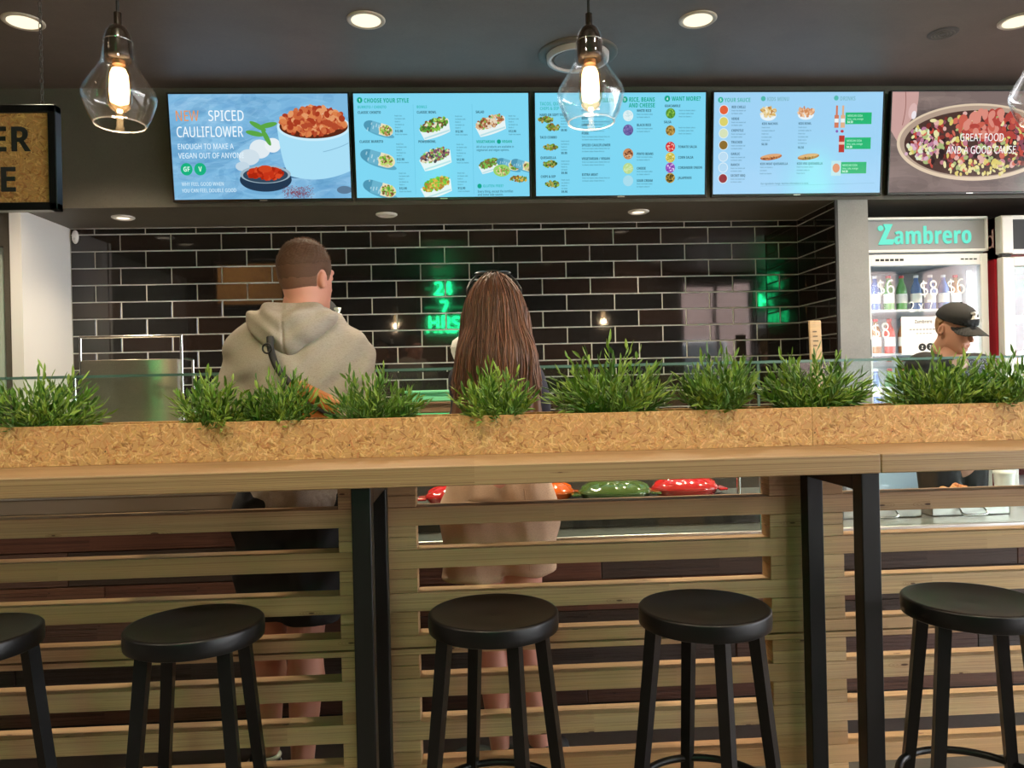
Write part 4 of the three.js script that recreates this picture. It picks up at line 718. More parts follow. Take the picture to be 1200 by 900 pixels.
const cap = (a, b, ra, rb, sz = 1) => { const bx = b[0] - a[0], by = b[1] - a[1], bz = (b[2] - a[2]) * sz, L = bx * bx + by * by + bz * bz; return (x, y, z) => { const px = x - a[0], py = y - a[1], pz = (z - a[2]) * sz; let t = (px * bx + py * by + pz * bz) / L; t = t < 0 ? 0 : t > 1 ? 1 : t; const dx = px - bx * t, dy = py - by * t, dz = pz - bz * t; return Math.sqrt(dx * dx + dy * dy + dz * dz) - ra - (rb - ra) * t; }; };
const ell = (c, r) => { const m = Math.min(...r); return (x, y, z) => { const a = (x - c[0]) / r[0], b = (y - c[1]) / r[1], d = (z - c[2]) / r[2], k = Math.sqrt(a * a + b * b + d * d), k2 = Math.sqrt((a / r[0]) ** 2 + (b / r[1]) ** 2 + (d / r[2]) ** 2); return k2 < 1e-9 ? -m : k * (k - 1) / k2; }; };
const uni = (k, ...fs) => (x, y, z) => { let d = fs[0](x, y, z); for (let i = 1; i < fs.length; i++) d = smin(d, fs[i](x, y, z), k); return d; };
const ang = (yaw, pitch = 0) => { const cy = Math.cos(yaw), sy = Math.sin(yaw), cp = Math.cos(pitch), sp = Math.sin(pitch); return [cy, sy, cp, sp]; };
// head faces -z; origin at the middle of the head
function headSDF(s = 1) {
  const skull = ell([0, 0.018, 0.012], [0.074 * s, 0.094 * s, 0.094 * s]), face = ell([0, -0.035, -0.028], [0.058 * s, 0.082 * s, 0.064 * s]), jaw = cap([0, -0.088, -0.058], [0, -0.07, -0.02], 0.024 * s, 0.045 * s);
  const nose = cap([0, 0.0, -0.09], [0, -0.03, -0.108], 0.008, 0.0115), brow = cap([-0.034, 0.021, -0.078], [0.034, 0.021, -0.078], 0.012, 0.012), lipU = cap([-0.017, -0.058, -0.088], [0.017, -0.058, -0.088], 0.006, 0.006), lipL = cap([-0.014, -0.067, -0.087], [0.014, -0.067, -0.087], 0.0065, 0.0065), chin = ell([0, -0.092, -0.07], [0.02, 0.016, 0.016]);
  const eyeL = ell([-0.03, 0.003, -0.09], [0.016, 0.011, 0.014]), eyeR = ell([0.03, 0.003, -0.09], [0.016, 0.011, 0.014]);
  const ears = [-1, 1].map((q) => { const a = ell([q * 0.079 * s, -0.012, 0.012], [0.012, 0.027, 0.017]), b = ell([q * 0.089 * s, -0.009, 0.004], [0.007, 0.016, 0.008]); return (x, y, z) => smax(a(x, y, z), -b(x, y, z), 0.006); });
  const lobes = [-1, 1].map((q) => ell([q * 0.03, 0.003, -0.077], [0.013, 0.009, 0.011]));
  return (x, y, z) => { let d = smin(skull(x, y, z), face(x, y, z), 0.03); d = smin(d, jaw(x, y, z), 0.03); d = smin(d, brow(x, y, z), 0.016); d = smax(d, -eyeL(x, y, z), 0.012); d = smax(d, -eyeR(x, y, z), 0.012); d = smin(d, nose(x, y, z), 0.012); d = smin(d, lipU(x, y, z), 0.006); d = smin(d, lipL(x, y, z), 0.006); d = smin(d, chin(x, y, z), 0.02); for (const e of ears) d = smin(d, e(x, y, z), 0.006); for (const e of lobes) d = smin(d, e(x, y, z), 0.004); return d; };
}
// hand: wrist at w, fingers towards f, palm normal n; side +1 puts the thumb to the right of f seen from n
function handSDF(w, f, n, side, curl = 0.5) {
  const F = V(...f).normalize(), Nn = V(...n).normalize(), S = F.clone().cross(Nn).multiplyScalar(side).normalize(), W = V(...w);
  const at = (a, b, c) => W.clone().addScaledVector(F, a).addScaledVector(S, b).addScaledVector(Nn, c).toArray(), list = [];
  const palm = uni(0.02, cap(at(0.0, 0, 0), at(0.03, 0, 0), 0.024, 0.026), cap(at(0.035, -0.024, 0), at(0.085, -0.03, 0), 0.015, 0.0125), cap(at(0.035, 0, 0), at(0.09, 0, 0), 0.017, 0.0135), cap(at(0.035, 0.024, 0), at(0.086, 0.027, 0), 0.016, 0.0135));
  [[-0.031, 0.058], [-0.011, 0.072], [0.01, 0.078], [0.03, 0.07]].forEach(([b, L]) => { const k = [at(0.086, b, 0), at(0.086 + L * 0.45, b * 1.12, L * 0.1 * curl), at(0.086 + L * (0.8 - 0.2 * curl), b * 1.15, L * 0.42 * curl), at(0.086 + L * (1 - 0.42 * curl), b * 1.15, L * 0.75 * curl)]; list.push(uni(0.004, cap(k[0], k[1], 0.0098, 0.009), cap(k[1], k[2], 0.009, 0.0084), cap(k[2], k[3], 0.0084, 0.0074))); });
  list.push(uni(0.004, cap(at(0.025, 0.026, 0.006), at(0.055, 0.052, 0.014), 0.013, 0.011), cap(at(0.055, 0.052, 0.014), at(0.085, 0.058, 0.022), 0.0105, 0.008)));
  return { f: (x, y, z) => { let d = palm(x, y, z), m = 9; for (const g of list) m = Math.min(m, g(x, y, z)); return smin(d, m, 0.006); }, c: at(0.08, 0, 0.01) };
}
const turned = (g, yaw, pitch, at) => { g.rotateX(pitch); g.rotateY(yaw); g.translate(...at); return g; };
const plain = (g) => { const h = g.index ? g.toNonIndexed() : g; return h; };
// sock-and-trainer: ankle at origin, toe towards -z
function shoeParts(parent, name, at, yaw, upper, sole, stripe, extra) {
  const up = uni(0.03, cap([0, 0.05, 0.02], [0, 0.085, 0.02], 0.04, 0.038), cap([0, 0.045, 0.02], [0, 0.04, -0.09], 0.038, 0.042), ell([0, 0.035, -0.13], [0.046, 0.032, 0.06]));
  const f = (x, y, z) => smax(smax(up(x, y, z), 0.02 - y, 0.004), y - 0.1, 0.004), mk = (g) => turned(g, yaw, 0, at);
  const o = part(name, mk(meshSDF(f, [-0.06, 0.01, -0.2], [0.06, 0.11, 0.07], 0.007)), upper, parent);
  const sf = uni(0.03, ell([0, 0, 0.02], [0.045, 0.2, 0.052]), ell([0, 0, -0.12], [0.05, 0.2, 0.075]), cap([0, 0, 0.02], [0, 0, -0.11], 0.04, 0.045));
  part('sole', mk(meshSDF((x, y, z) => smax(sf(x, 0, z) - 0.002, Math.abs(y - 0.0135) - 0.0125, 0.006), [-0.07, -0.004, -0.22], [0.07, 0.03, 0.09], 0.007)), sole, o);
  if (stripe) part('stripe', mk(join([-0.02, -0.042, -0.064].map((z) => join([-1, 1].map((q) => new THREE.BoxGeometry(0.006, 0.05, 0.011).rotateX(0.4).rotateZ(q * 0.25).translate(q * 0.0375, 0.05, z)))))), stripe, o, 'white side stripes');
  if (extra) part('collar', mk(new THREE.TorusGeometry(0.036, 0.008, 8, 24).rotateX(Math.PI / 2).translate(0, 0.098, 0.02)), extra, o);
  return o;
}
const skin = M(0.56, 0.29, 0.2, { roughness: 0.55 }), skinPink = M(0.6, 0.28, 0.21, { roughness: 0.55 });

// --- man in the grey hoodie
{
  const o = thing('person', 'person in grey hoodie and black shorts waiting at the service counter', 'person', [-0.555, 0, -2.5]);
  const legs = uni(0.02, cap([0.07, 0.92, 0], [0.0, 0.5, 0.0], 0.085, 0.056), cap([0.0, 0.5, 0.0], [0.002, 0.36, 0.016], 0.054, 0.059), cap([0.002, 0.36, 0.016], [-0.012, 0.1, 0.02], 0.056, 0.036), cap([-0.1, 0.92, 0], [-0.135, 0.5, -0.08], 0.085, 0.056), cap([-0.135, 0.5, -0.08], [-0.14, 0.36, -0.066], 0.054, 0.059), cap([-0.14, 0.36, -0.066], [-0.14, 0.1, -0.06], 0.056, 0.036));
  const trunk = uni(0.05, cap([0, 0.95, 0], [0, 1.3, 0], 0.12, 0.12), cap([-0.1, 1.4, 0], [0.1, 1.4, 0], 0.06, 0.06), cap([0, 1.4, 0.01], [0.012, 1.56, 0.012], 0.06, 0.056));
  const arms = uni(0.02, cap([0.155, 1.39, 0], [0.205, 1.16, 0.01], 0.05, 0.043), cap([0.205, 1.16, 0.01], [0.12, 1.08, -0.2], 0.042, 0.032), cap([-0.155, 1.39, 0], [-0.205, 1.16, 0.01], 0.05, 0.043), cap([-0.205, 1.16, 0.01], [-0.12, 1.08, -0.2], 0.042, 0.032));
  const bodyF = uni(0.04, trunk, legs, arms), geos = [plain(meshSDF(bodyF, [-0.34, 0.08, -0.28], [0.34, 1.6, 0.17], 0.013))];
  const hf = headSDF(0.96), HY = -0.5, HA = [0.03, 1.645, -0.005];
  geos.push(plain(turned(meshSDF(uni(0.03, hf, cap([0, -0.06, 0.02], [0, -0.15, 0.035], 0.055, 0.06)), [-0.11, -0.2, -0.13], [0.11, 0.13, 0.13], 0.005), HY, 0.03, HA)));
  for (const s of [-1, 1]) { const h = handSDF([s * 0.12, 1.08, -0.2], [-s * 0.75, -0.05, -0.5], [0, -1, 0.1], s, 0.6); geos.push(plain(meshSDF(h.f, h.c.map((v) => v - 0.13), h.c.map((v) => v + 0.13), 0.005))); }
  part('body', join(geos), skinPink, o);
  // hair: crown and close-cut sides
  const shell = (t) => (x, y, z) => hf(x, y, z) - t;
  const noEar = (x, y, z) => { const k = Math.hypot((Math.abs(x) - 0.08) / 0.025, (y + 0.012) / 0.037, (z - 0.006) / 0.028); return (1 - k) * 0.02; };
  const front = (x, y, z) => -(z + 0.062) * 0.8 - (y - 0.03) * 0.7;      // keeps the face free
  const sm = (a, b, v) => { const t = Math.min(1, Math.max(0, (v - a) / (b - a))); return t * t * (3 - 2 * t); };
  const full = (x, y, z) => { const n = 0.0006 * sm(0.02, 0.07, y) * (Math.sin(x * 420 + z * 110 + Math.sin(y * 300) * 2) + Math.sin(z * 470 + y * 320 + Math.sin(x * 280) * 2)); return smax(smax(smax(shell(0.0035 + 0.009 * sm(0.0, 0.075, y) + 0.006 * sm(0.07, 0.11, y))(x, y, z) + n, -(y + 0.082 - 0.02 * Math.abs(x) / 0.07), 0.006), front(x, y, z), 0.008), noEar(x, y, z), 0.006); };
  const band = (y0, y1, c, nm, lb) => part(nm, turned(meshSDF((x, y, z) => { const w = y + 0.003 * Math.sin(x * 260 + z * 190) + 0.12 * z; return Math.max(full(x, y, z), y0 - 0.0022 - w, w - y1 - 0.0022); }, [-0.11, -0.12, -0.13], [0.11, 0.16, 0.13], 0.0045), HY, 0.03, HA), M(...c, { roughness: 0.8, map: rep(fabric, 6, 3) }), o, lb);
  const crown = band(0.045, 1, [0.1, 0.045, 0.022], 'hair', 'short reddish brown hair'); band(0.005, 0.0455, [0.13, 0.06, 0.033], 'hair_side', 'cropped hair at the sides'); band(-0.035, 0.0055, [0.22, 0.105, 0.066], 'hair_fade', 'closely cropped fade'); band(-1, -0.0345, [0.34, 0.165, 0.11], 'nape_hair', 'shaved nape');
  { // short tufts standing off the crown
    const tufts = [];
    for (let i = 0; i < 900; i++) {
      const a = rnd() * 6.283, el = rr(0.35, 1.57), dx = Math.cos(a) * Math.cos(el), dy = Math.sin(el), dz = Math.sin(a) * Math.cos(el); let t = 0.06;
      while (t < 0.2 && full(dx * t, 0.02 + dy * t, dz * t) < 0) t += 0.002;
      if (t > 0.19 || 0.02 + dy * t + 0.12 * dz * t < 0.05 || dz * t < -0.07) continue;
      const p = [dx * (t - 0.004), 0.02 + dy * (t - 0.004), dz * (t - 0.004)], L = rr(0.008, 0.013);
      tufts.push(bar(p, [p[0] + dx * L * 0.6 + rr(-0.003, 0.003), p[1] + dy * L * 0.6 + rr(0, 0.003), p[2] + dz * L * 0.6 - 0.004], 0.0011, 0.0003, 4));
    }
    part('tufts', turned(join(tufts), HY, 0.03, HA), M(0.13, 0.06, 0.03, { roughness: 0.7 }), crown).userData.kind = 'stuff';
  }
  // hoodie
  const fold = (x, y, z) => 0.006 * Math.sin(y * 34 + x * 22 + Math.sin(x * 17) * 1.5) * Math.sin(x * 19 + z * 26 + 1) + 0.004 * Math.sin(y * 61 - x * 47 + z * 30);
  const torsoH = uni(0.09, cap([0, 1.33, 0], [0, 1.0, 0.0], 0.19, 0.178, 1.28), cap([-0.1, 1.405, 0.0], [0.1, 1.405, 0.0], 0.095, 0.095, 1.1), cap([-0.05, 1.475, 0.0], [0.05, 1.475, 0], 0.068, 0.068));
  const sleeves = uni(0.03, cap([0.155, 1.39, 0], [0.215, 1.17, 0.015], 0.08, 0.07), cap([0.215, 1.17, 0.015], [0.13, 1.085, -0.18], 0.07, 0.05), cap([-0.155, 1.39, 0], [-0.215, 1.17, 0.015], 0.08, 0.07), cap([-0.215, 1.17, 0.015], [-0.13, 1.085, -0.18], 0.07, 0.05));
  const hemB = cap([-0.04, 0.915, 0], [0.04, 0.915, 0], 0.155, 0.155, 1.22);
  const hoodie = (x, y, z) => { let d = smin(torsoH(x, y, z), sleeves(x, y, z), 0.05) + fold(x, y, z); d = smin(d, smax(hemB(x, y, z), Math.abs(y - 0.91) - 0.035, 0.01) + 0.002 * Math.sin(Math.atan2(z, x) * 130), 0.03); d = smax(d, 0.872 - y, 0.012); return d; };
  const ho = part('hoodie', meshSDF(hoodie, [-0.38, 0.86, -0.27], [0.38, 1.58, 0.22], 0.0095), M(0.57, 0.5, 0.43, { roughness: 0.95, map: rep(fabric, 3.2), bumpMap: rep(fabric, 5), bumpScale: 0.0012 }), o, 'light grey fleece hoodie');
  const bulge = ell([0, 1.5, 0.075], [0.142, 0.15, 0.098]), roll = uni(0.025, cap([-0.098, 1.508, 0.0], [-0.062, 1.522, 0.082], 0.03, 0.034), cap([-0.062, 1.522, 0.082], [0.062, 1.522, 0.082], 0.034, 0.034), cap([0.062, 1.522, 0.082], [0.1, 1.508, 0.0], 0.034, 0.03), cap([-0.098, 1.508, 0.0], [-0.05, 1.465, -0.085], 0.03, 0.026), cap([0.1, 1.508, 0.0], [0.05, 1.465, -0.085], 0.03, 0.026));
  const hoodD = (x, y, z) => { const ax = Math.abs(x + 0.01), vee = (ax * 0.78 - (y - 1.372)) * 0.72, u = (y - 1.37) - ax * 0.78; let d = smax(smax(bulge(x, y, z), vee, 0.025), y - 1.535, 0.03); d = smin(d, roll(x, y, z), 0.02); return d + 0.0035 * Math.sin(u * 95 + x * 12) * Math.min(1, u * 14) + 0.002 * Math.sin(x * 70 + y * 40 + z * 30) + 0.005 * Math.exp(-(((x + 0.01) / 0.004) ** 2)) * (y < 1.49 ? 1 : 0); };
  part('hood', meshSDF(hoodD, [-0.19, 1.34, -0.13], [0.19, 1.6, 0.21], 0.0065), ho.material, ho, 'hood lying on the back');
  // shorts
  const shortF = uni(0.05, cap([-0.06, 0.95, 0], [0.06, 0.95, 0], 0.13, 0.13, 1.2), cap([0.075, 0.9, 0], [0.02, 0.57, 0.0], 0.115, 0.1), cap([-0.1, 0.9, 0], [-0.135, 0.57, -0.06], 0.115, 0.1));
  part('shorts', meshSDF((x, y, z) => smax(shortF(x, y, z) + fold(x, y * 0.6, z) * 1.2, Math.abs(y - 0.775) - 0.225, 0.01), [-0.28, 0.54, -0.2], [0.28, 1.02, 0.16], 0.011), M(0.011, 0.012, 0.017, { roughness: 0.8 }), o, 'black knee-length shorts');
  const navy = M(0.012, 0.013, 0.03, { roughness: 0.5 });
  shoeParts(o, 'shoe', [-0.012, 0, 0.03], 0.9, navy, mat.white, M(0.8, 0.78, 0.72), M(0.75, 0.74, 0.7));
  shoeParts(o, 'shoe', [-0.145, 0, -0.06], 0.35, navy, mat.white, M(0.8, 0.78, 0.72), M(0.75, 0.74, 0.7));
  // bag worn across the back
  const b = thing('crossbody_bag', 'tan leather bag with black strap on the hoodie back', 'bag', [-0.475, 1.232, -2.275], -0.2); b.rotation.z = -0.45;
  const lm = M(0.6, 0.2, 0.045, { roughness: 0.45, map: rep(speck, 3) });
  part('pouch', rbox(-0.08, 0.08, -0.055, 0.045, -0.022, 0.022, 0.014, 3), lm, b);
  part('flap', rbox(-0.078, 0.085, 0.018, 0.06, -0.026, 0.034, 0.012, 3), lm, b);
  part('trim', rbox(-0.08, 0.084, 0.008, 0.02, -0.024, 0.03, 0.004), mat.dark, b, 'black edge trim');
  part('strap', tube([[-0.06, 0.03, 0], [-0.14, 0.06, -0.01], [-0.19, 0.1, -0.02], [-0.215, 0.135, -0.03]], 0.011), mat.dark, b, 'black webbing strap');
  part('buckle', new THREE.TorusGeometry(0.014, 0.003, 8, 20).translate(-0.195, 0.105, 0.0), mat.plastic, b);
}

// --- woman with long hair
{
  const o = thing('person', 'person with long brown hair, navy top and beige shorts at the counter', 'person', [0.08, 0, -2.53]);
  const legs = uni(0.015, cap([-0.078, 0.86, 0], [-0.04, 0.47, 0.005], 0.082, 0.05), cap([-0.04, 0.47, 0.005], [-0.03, 0.34, 0.02], 0.048, 0.051), cap([-0.03, 0.34, 0.02], [-0.015, 0.08, 0.01], 0.05, 0.03), cap([0.072, 0.86, 0], [0.075, 0.47, -0.02], 0.08, 0.05), cap([0.075, 0.47, -0.02], [0.085, 0.34, -0.005], 0.048, 0.05), cap([0.085, 0.34, -0.005], [0.115, 0.08, 0.0], 0.049, 0.03));
  const trunk = uni(0.05, cap([0, 0.9, 0], [0, 1.2, 0], 0.11, 0.1), cap([-0.07, 1.31, 0], [0.07, 1.31, 0], 0.05, 0.05), cap([0, 1.3, 0.01], [0, 1.44, 0.005], 0.05, 0.046));
  const arms = uni(0.02, cap([0.1, 1.31, 0], [0.14, 1.06, 0.02], 0.04, 0.034), cap([0.14, 1.06, 0.02], [0.1, 1.02, -0.17], 0.033, 0.026), cap([-0.09, 1.31, 0], [-0.125, 1.06, 0.0], 0.04, 0.034), cap([-0.125, 1.06, 0.0], [-0.1, 1.02, -0.17], 0.033, 0.026));
  const geos = [plain(meshSDF(uni(0.03, trunk, legs, arms), [-0.25, 0.06, -0.25], [0.25, 1.47, 0.15], 0.012))];
  const hf = headSDF(0.95), HA = [-0.003, 1.525, 0];
  geos.push(plain(turned(meshSDF(uni(0.03, hf, cap([0, -0.06, 0.015], [0, -0.14, 0.02], 0.046, 0.048)), [-0.1, -0.18, -0.13], [0.1, 0.125, 0.13], 0.006), 0.1, 0, HA)));
  for (const s of [-1, 1]) { const h = handSDF([s * 0.1, 1.02, -0.17], [-s * 0.7, 0.05, -0.6], [0, -1, 0], s, 0.5); geos.push(plain(meshSDF(h.f, h.c.map((v) => v - 0.13), h.c.map((v) => v + 0.13), 0.005))); }
  part('body', join(geos), skinPink, o);
  const fold = (x, y, z) => 0.005 * Math.sin(y * 38 + x * 25 + z * 18) * Math.sin(x * 23 + 1.3) + 0.003 * Math.sin(x * 70 + y * 30);
  const topF = uni(0.05, cap([0, 0.95, 0], [0, 1.22, 0], 0.135, 0.13, 1.2), cap([-0.07, 1.31, 0], [0.07, 1.31, 0], 0.068, 0.068), cap([0.105, 1.305, 0], [0.142, 1.06, 0.022], 0.055, 0.046), cap([0.142, 1.06, 0.022], [0.1, 1.02, -0.15], 0.045, 0.036), cap([-0.095, 1.305, 0], [-0.125, 1.06, 0.0], 0.052, 0.044), cap([-0.125, 1.06, 0.0], [-0.1, 1.02, -0.15], 0.044, 0.036));
  part('top', meshSDF((x, y, z) => smax(topF(x, y, z) + fold(x, y, z), 0.985 - y, 0.01), [-0.26, 0.96, -0.22], [0.26, 1.42, 0.17], 0.01), M(0.03, 0.03, 0.06, { roughness: 0.85, map: rep(fabric, 4) }), o, 'navy long-sleeved top');
  const sF = uni(0.06, cap([-0.06, 0.94, 0.0], [0.06, 0.94, 0], 0.112, 0.112, 1.05), cap([-0.06, 0.85, 0.0], [0.06, 0.85, 0], 0.125, 0.125, 1.05), cap([-0.075, 0.84, 0.005], [-0.09, 0.66, 0.005], 0.105, 0.1), cap([0.075, 0.84, 0.005], [0.085, 0.68, 0.0], 0.105, 0.094));
  const hemY = (x) => 0.652 + 0.02 * (x > 0 ? 1 : 0.2) + 0.004 * Math.sin(x * 40);
  const shorts = part('shorts', meshSDF((x, y, z) => smax(smax(sF(x, y, z) + 0.45 * fold(x * 1.4, y * 0.9, z) - 0.004 * Math.exp(-(((y - hemY(x) - 0.012) / 0.01) ** 2)), hemY(x) - y, 0.008), y - 1.02, 0.008), [-0.24, 0.62, -0.17], [0.24, 1.05, 0.17], 0.009), M(0.78, 0.55, 0.38, { roughness: 0.9, map: rep(fabric, 5) }), o, 'beige cotton shorts');
  part('pocket', rbox(0.05, 0.155, 0.76, 0.83, 0.085, 0.112, 0.01).rotateY(0.35).translate(-0.02, 0, 0.012), M(0.8, 0.58, 0.42, { roughness: 0.9, map: rep(fabric, 5) }), shorts, 'patch back pocket');
  part('seam', tube([[0.075, 0.96, 0.118], [0.083, 0.85, 0.126], [0.088, 0.7, 0.112]], 0.0016, 16, 5), M(0.5, 0.32, 0.2), shorts);
  // hair: cap plus a long fall down the back, with strands
  const fallF = uni(0.05, ell([0, 1.545, 0.0], [0.09, 0.112, 0.118]), cap([0, 1.5, 0.06], [0.0, 1.36, 0.1], 0.085, 0.1, 1.35), cap([-0.05, 1.38, 0.085], [-0.1, 1.17, 0.1], 0.07, 0.05, 1.2), cap([0.05, 1.38, 0.085], [0.085, 1.17, 0.1], 0.07, 0.055, 1.2), cap([0, 1.36, 0.1], [0, 1.15, 0.115], 0.075, 0.055), cap([-0.08, 1.5, 0.0], [-0.11, 1.28, 0.03], 0.03, 0.03), cap([0.08, 1.5, 0], [0.11, 1.28, 0.03], 0.03, 0.03));
  const hairF = (x, y, z) => { const a = Math.atan2(x, z + 0.12), k = Math.min(1, Math.max(0, (1.62 - y) * 6)); return smax(fallF(x, y, z) + k * (0.0028 * Math.sin(a * 62 + Math.sin(y * 12) * 1.5) + 0.0045 * Math.sin(a * 23 + y * 5)), -(z + 0.045) - 1.6 * Math.max(0, y - 1.56), 0.01); };
  const hm = [M(0.12, 0.05, 0.03, { roughness: 0.5 }), M(0.22, 0.09, 0.052, { roughness: 0.5 }), M(0.08, 0.034, 0.022, { roughness: 0.5 })];
  const hair = part('hair', meshSDF(hairF, [-0.2, 1.08, -0.15], [0.2, 1.7, 0.22], 0.0075), hm[0], o, 'long loose brown hair');
  const sets = [[], [], []];
  for (let i = 0; i < 330; i++) {
    const a = rr(-1.5, 1.5), lay = rr(-0.002, 0.006), pts = []; let wob = rnd() * 6;
    const y1 = rr(1.06, 1.24), y0 = rr(1.52, 1.655);
    for (let s = 0; s <= 9; s++) {
      const y = y0 + (y1 - y0) * s / 9, aa = a + 0.06 * Math.sin(wob + y * 16), dx = Math.sin(aa), dz = Math.cos(aa); let t = 0.02;
      while (t < 0.3 && fallF(dx * t, Math.max(y, 1.13), 0.03 + dz * t) < 0) t += 0.004;
      pts.push([dx * (t + lay) * (y < 1.2 ? 1 + (1.2 - y) * 0.4 : 1), y, 0.03 + dz * (t + lay) - 0.002]);
    }
    sets[(rnd() * 3) | 0].push(new THREE.TubeGeometry(new THREE.CatmullRomCurve3(pts.map((p) => V(...p))), 14, rr(0.0012, 0.0028), 4));
  }
  sets.forEach((s, i) => { part('strands', join(s), hm[[1, 0, 2][i]], hair).userData.kind = 'stuff'; });
  const shoeM = M(0.02, 0.02, 0.022, { roughness: 0.6 });
  shoeParts(o, 'shoe', [-0.01, 0, 0.01], 0.95, shoeM, mat.white); shoeParts(o, 'shoe', [0.115, 0, 0.0], -0.5, shoeM, mat.white); 
  const g = thing('sunglasses', 'dark sunglasses pushed up on the brown hair', 'sunglasses', [0.077, 1.643, -2.55]); g.rotation.x = 0.3;
  part('frame', [tube([[-0.078, -0.012, 0.02], [-0.05, 0.008, -0.022], [-0.012, 0.018, -0.034], [0.012, 0.018, -0.034], [0.05, 0.008, -0.022], [0.078, -0.012, 0.02]], 0.0035), tube([[-0.078, -0.012, 0.02], [-0.088, -0.03, 0.06], [-0.086, -0.06, 0.09]], 0.003), tube([[0.078, -0.012, 0.02], [0.088, -0.03, 0.06], [0.086, -0.06, 0.09]], 0.003)], mat.plastic, g);
  for (const s of [-1, 1]) part('lens', ball(s * 0.034, 0.012, -0.03, 0.027, 0.007, 0.02), mat.plastic, g);
}

// --- staff in black caps behind the counter
function worker(pos, turn, label, tilt, height) {
  const o = thing('person', label, 'person', pos, turn);
  const k = height;
  const trunk = uni(0.05, cap([0, 0.9, 0], [0, 1.2, 0], 0.12, 0.11), cap([-0.12, 1.34, 0], [0.12, 1.34, 0], 0.06, 0.06), cap([0, 1.33, 0.01], [0, 1.46, -0.03], 0.052, 0.047));
  const limbs = uni(0.02, cap([0.08, 0.9, 0], [0.08, 0.48, -0.01], 0.085, 0.055), cap([0.08, 0.48, -0.01], [0.08, 0.08, 0.02], 0.055, 0.036), cap([-0.08, 0.9, 0], [-0.08, 0.48, -0.01], 0.085, 0.055), cap([-0.08, 0.48, -0.01], [-0.08, 0.08, 0.02], 0.055, 0.036), cap([0.18, 1.34, 0], [0.215, 1.1, -0.02], 0.05, 0.04), cap([0.215, 1.1, -0.02], [0.12, 1.02, -0.22], 0.038, 0.028), cap([-0.18, 1.34, 0], [-0.215, 1.1, -0.02], 0.05, 0.04), cap([-0.215, 1.1, -0.02], [-0.12, 1.02, -0.22], 0.038, 0.028));
  const geos = [plain(meshSDF(uni(0.035, trunk, limbs), [-0.3, 0.05, -0.28], [0.3, 1.5, 0.15], 0.013))];
  const hf = headSDF(0.95), HA = [0, 1.535, -0.045], P = (g) => turned(g, 0, -tilt, HA);
  geos.push(plain(P(meshSDF(uni(0.03, hf, cap([0, -0.06, 0.02], [0, -0.13, 0.05], 0.05, 0.05)), [-0.11, -0.17, -0.14], [0.11, 0.13, 0.13], 0.0045))));
  for (const s of [-1, 1]) { const h = handSDF([s * 0.12, 1.02, -0.22], [-s * 0.3, -0.1, -0.8], [0, -1, 0], s, 0.55); geos.push(plain(meshSDF(h.f, h.c.map((v) => v - 0.13), h.c.map((v) => v + 0.13), 0.005))); }
  part('body', join(geos), skin, o);
  for (const s of [-1, 1]) { part('eyebrow', P(tube([[s * 0.014, 0.022, -0.0895], [s * 0.03, 0.026, -0.087], [s * 0.046, 0.019, -0.076]], 0.003, 10, 6)), M(0.1, 0.05, 0.025), o); part('eyelid', P(tube([[s * 0.018, -0.001, -0.0865], [s * 0.03, -0.004, -0.0875], [s * 0.042, -0.001, -0.083]], 0.0017, 10, 5)), M(0.06, 0.03, 0.02), o); }
  part('lips', P(ball(0, -0.062, -0.0905, 0.016, 0.007, 0.004)), M(0.45, 0.13, 0.11), o);
  const hairF = (x, y, z) => smax(smax(hf(x, y, z) - 0.008 - 0.002 * Math.sin(x * 300 + y * 190), -(y + 0.05), 0.01), -(z - 0.012), 0.008);
  const noEar = (x, y, z) => (1 - Math.hypot((Math.abs(x) - 0.08) / 0.028, (y + 0.012) / 0.04, (z - 0.008) / 0.024)) * 0.02;
  part('hair', P(meshSDF((x, y, z) => smax(hairF(x, y, z), noEar(x, y, z), 0.006), [-0.11, -0.09, -0.13], [0.11, 0.13, 0.13], 0.006)), M(0.3, 0.17, 0.08, { roughness: 0.7 }), o);
  const cl = M(0.016, 0.016, 0.017, { roughness: 0.85, map: rep(fabric, 6) });
  const dome = ell([0, 0.038, 0.01], [0.089, 0.088, 0.106]), domeIn = ell([0, 0.03, 0.01], [0.085, 0.084, 0.102]);
  const cap1 = part('cap', P(meshSDF((x, y, z) => smax(smax(dome(x, y, z), -domeIn(x, y, z), 0.003), 0.034 - y + 0.08 * (z + 0.05), 0.004), [-0.11, 0.015, -0.12], [0.11, 0.15, 0.14], 0.0045)), cl, o, 'black baseball cap');
  const bf = (x, y, z) => { const r = Math.hypot(x / 0.082, (z + 0.075) / 0.098); return smax(smax((r - 1) * 0.08, Math.abs(y - 0.036 + 6 * x * x + (z + 0.09) * (-0.28)) - 0.0032, 0.003), -dome(x, y, z) - 0.004, 0.004); };
  part('brim', P(meshSDF(bf, [-0.1, -0.05, -0.19], [0.1, 0.07, 0.0], 0.0045)), cl, cap1);
  part('button', P(ball(0, 0.127, 0.01, 0.007, 0.004, 0.007)), cl, cap1);
  const zs = new THREE.Shape(); zs.moveTo(-0.011, 0.018); zs.lineTo(0.016, 0.018); zs.lineTo(-0.002, -0.009); zs.lineTo(0.014, -0.009); zs.lineTo(0.012, -0.018); zs.lineTo(-0.018, -0.018); zs.lineTo(0.0, 0.009); zs.lineTo(-0.011, 0.009); zs.closePath();
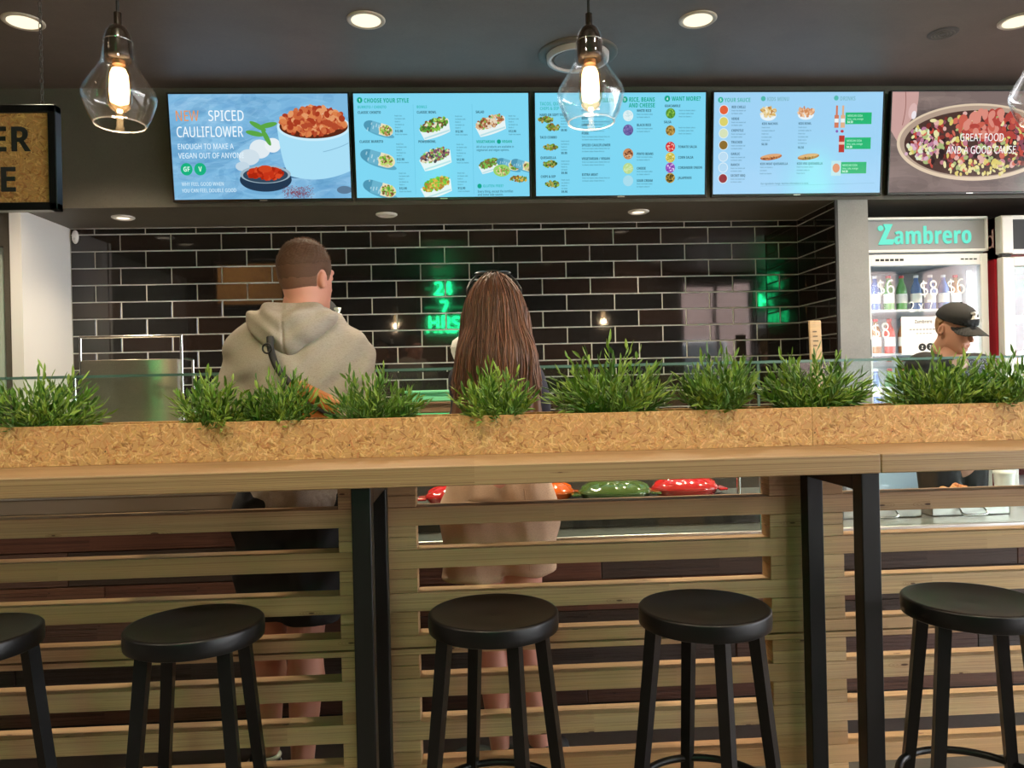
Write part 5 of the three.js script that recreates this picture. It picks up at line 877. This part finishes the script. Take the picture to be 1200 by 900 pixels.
  const eg = new THREE.ExtrudeGeometry(zs, { depth: 0.02, bevelEnabled: false }); eg.rotateY(Math.PI); eg.rotateX(0.5); eg.translate(0, 0.083, -0.08);
  part('emblem', P(eg), M(0.85, 0.85, 0.85), cap1, 'white Z emblem');
  const tF = uni(0.05, cap([0, 0.95, 0], [0, 1.2, 0], 0.15, 0.14, 1.15), cap([-0.12, 1.335, 0], [0.12, 1.335, 0], 0.078, 0.078), cap([0.175, 1.34, 0], [0.2, 1.2, -0.008], 0.068, 0.06), cap([-0.175, 1.34, 0], [-0.2, 1.2, -0.008], 0.068, 0.06));
  const neckHole = cap([0, 1.36, -0.03], [0, 1.5, -0.06], 0.062, 0.09);
  const tD = (x, y, z) => smax(smax(smax(tF(x, y, z) + 0.004 * Math.sin(y * 40 + x * 30), 0.88 - y, 0.01), -neckHole(x, y, z), 0.008), Math.abs(x) - 0.262 + 0.0 * y, 0.01);
  part('t_shirt', meshSDF(tD, [-0.3, 0.87, -0.18], [0.3, 1.45, 0.18], 0.01), M(0.018, 0.017, 0.018, { roughness: 0.9, map: rep(fabric, 5) }), o, 'black short-sleeved t-shirt');
  part('trousers', meshSDF(uni(0.03, (x, y, z) => smax(limbs(x, y, z) - 0.02, Math.max(y - 0.96, 0.06 - y, Math.abs(x) - 0.22), 0.01), cap([-0.06, 0.92, 0], [0.06, 0.92, 0], 0.125, 0.125, 1.2)), [-0.25, 0.04, -0.18], [0.25, 1.06, 0.18], 0.014), M(0.015, 0.015, 0.017, { roughness: 0.9 }), o);
  shoeParts(o, 'shoe', [0.08, 0, 0.02], 0, cl, mat.dark); shoeParts(o, 'shoe', [-0.08, 0, 0.02], 0, cl, mat.dark);
  o.scale.setScalar(k);
  return o;
}
worker([2.345, 0, -3.66], -2.95, 'person in black t-shirt and black cap looking down before the fridge', 0.36, 0.985);
worker([-0.77, 0, -3.68], -2.0, 'person in a black cap mostly hidden behind the man in the hoodie', 0.4, 1.04);
renderer.render(scene, camera);
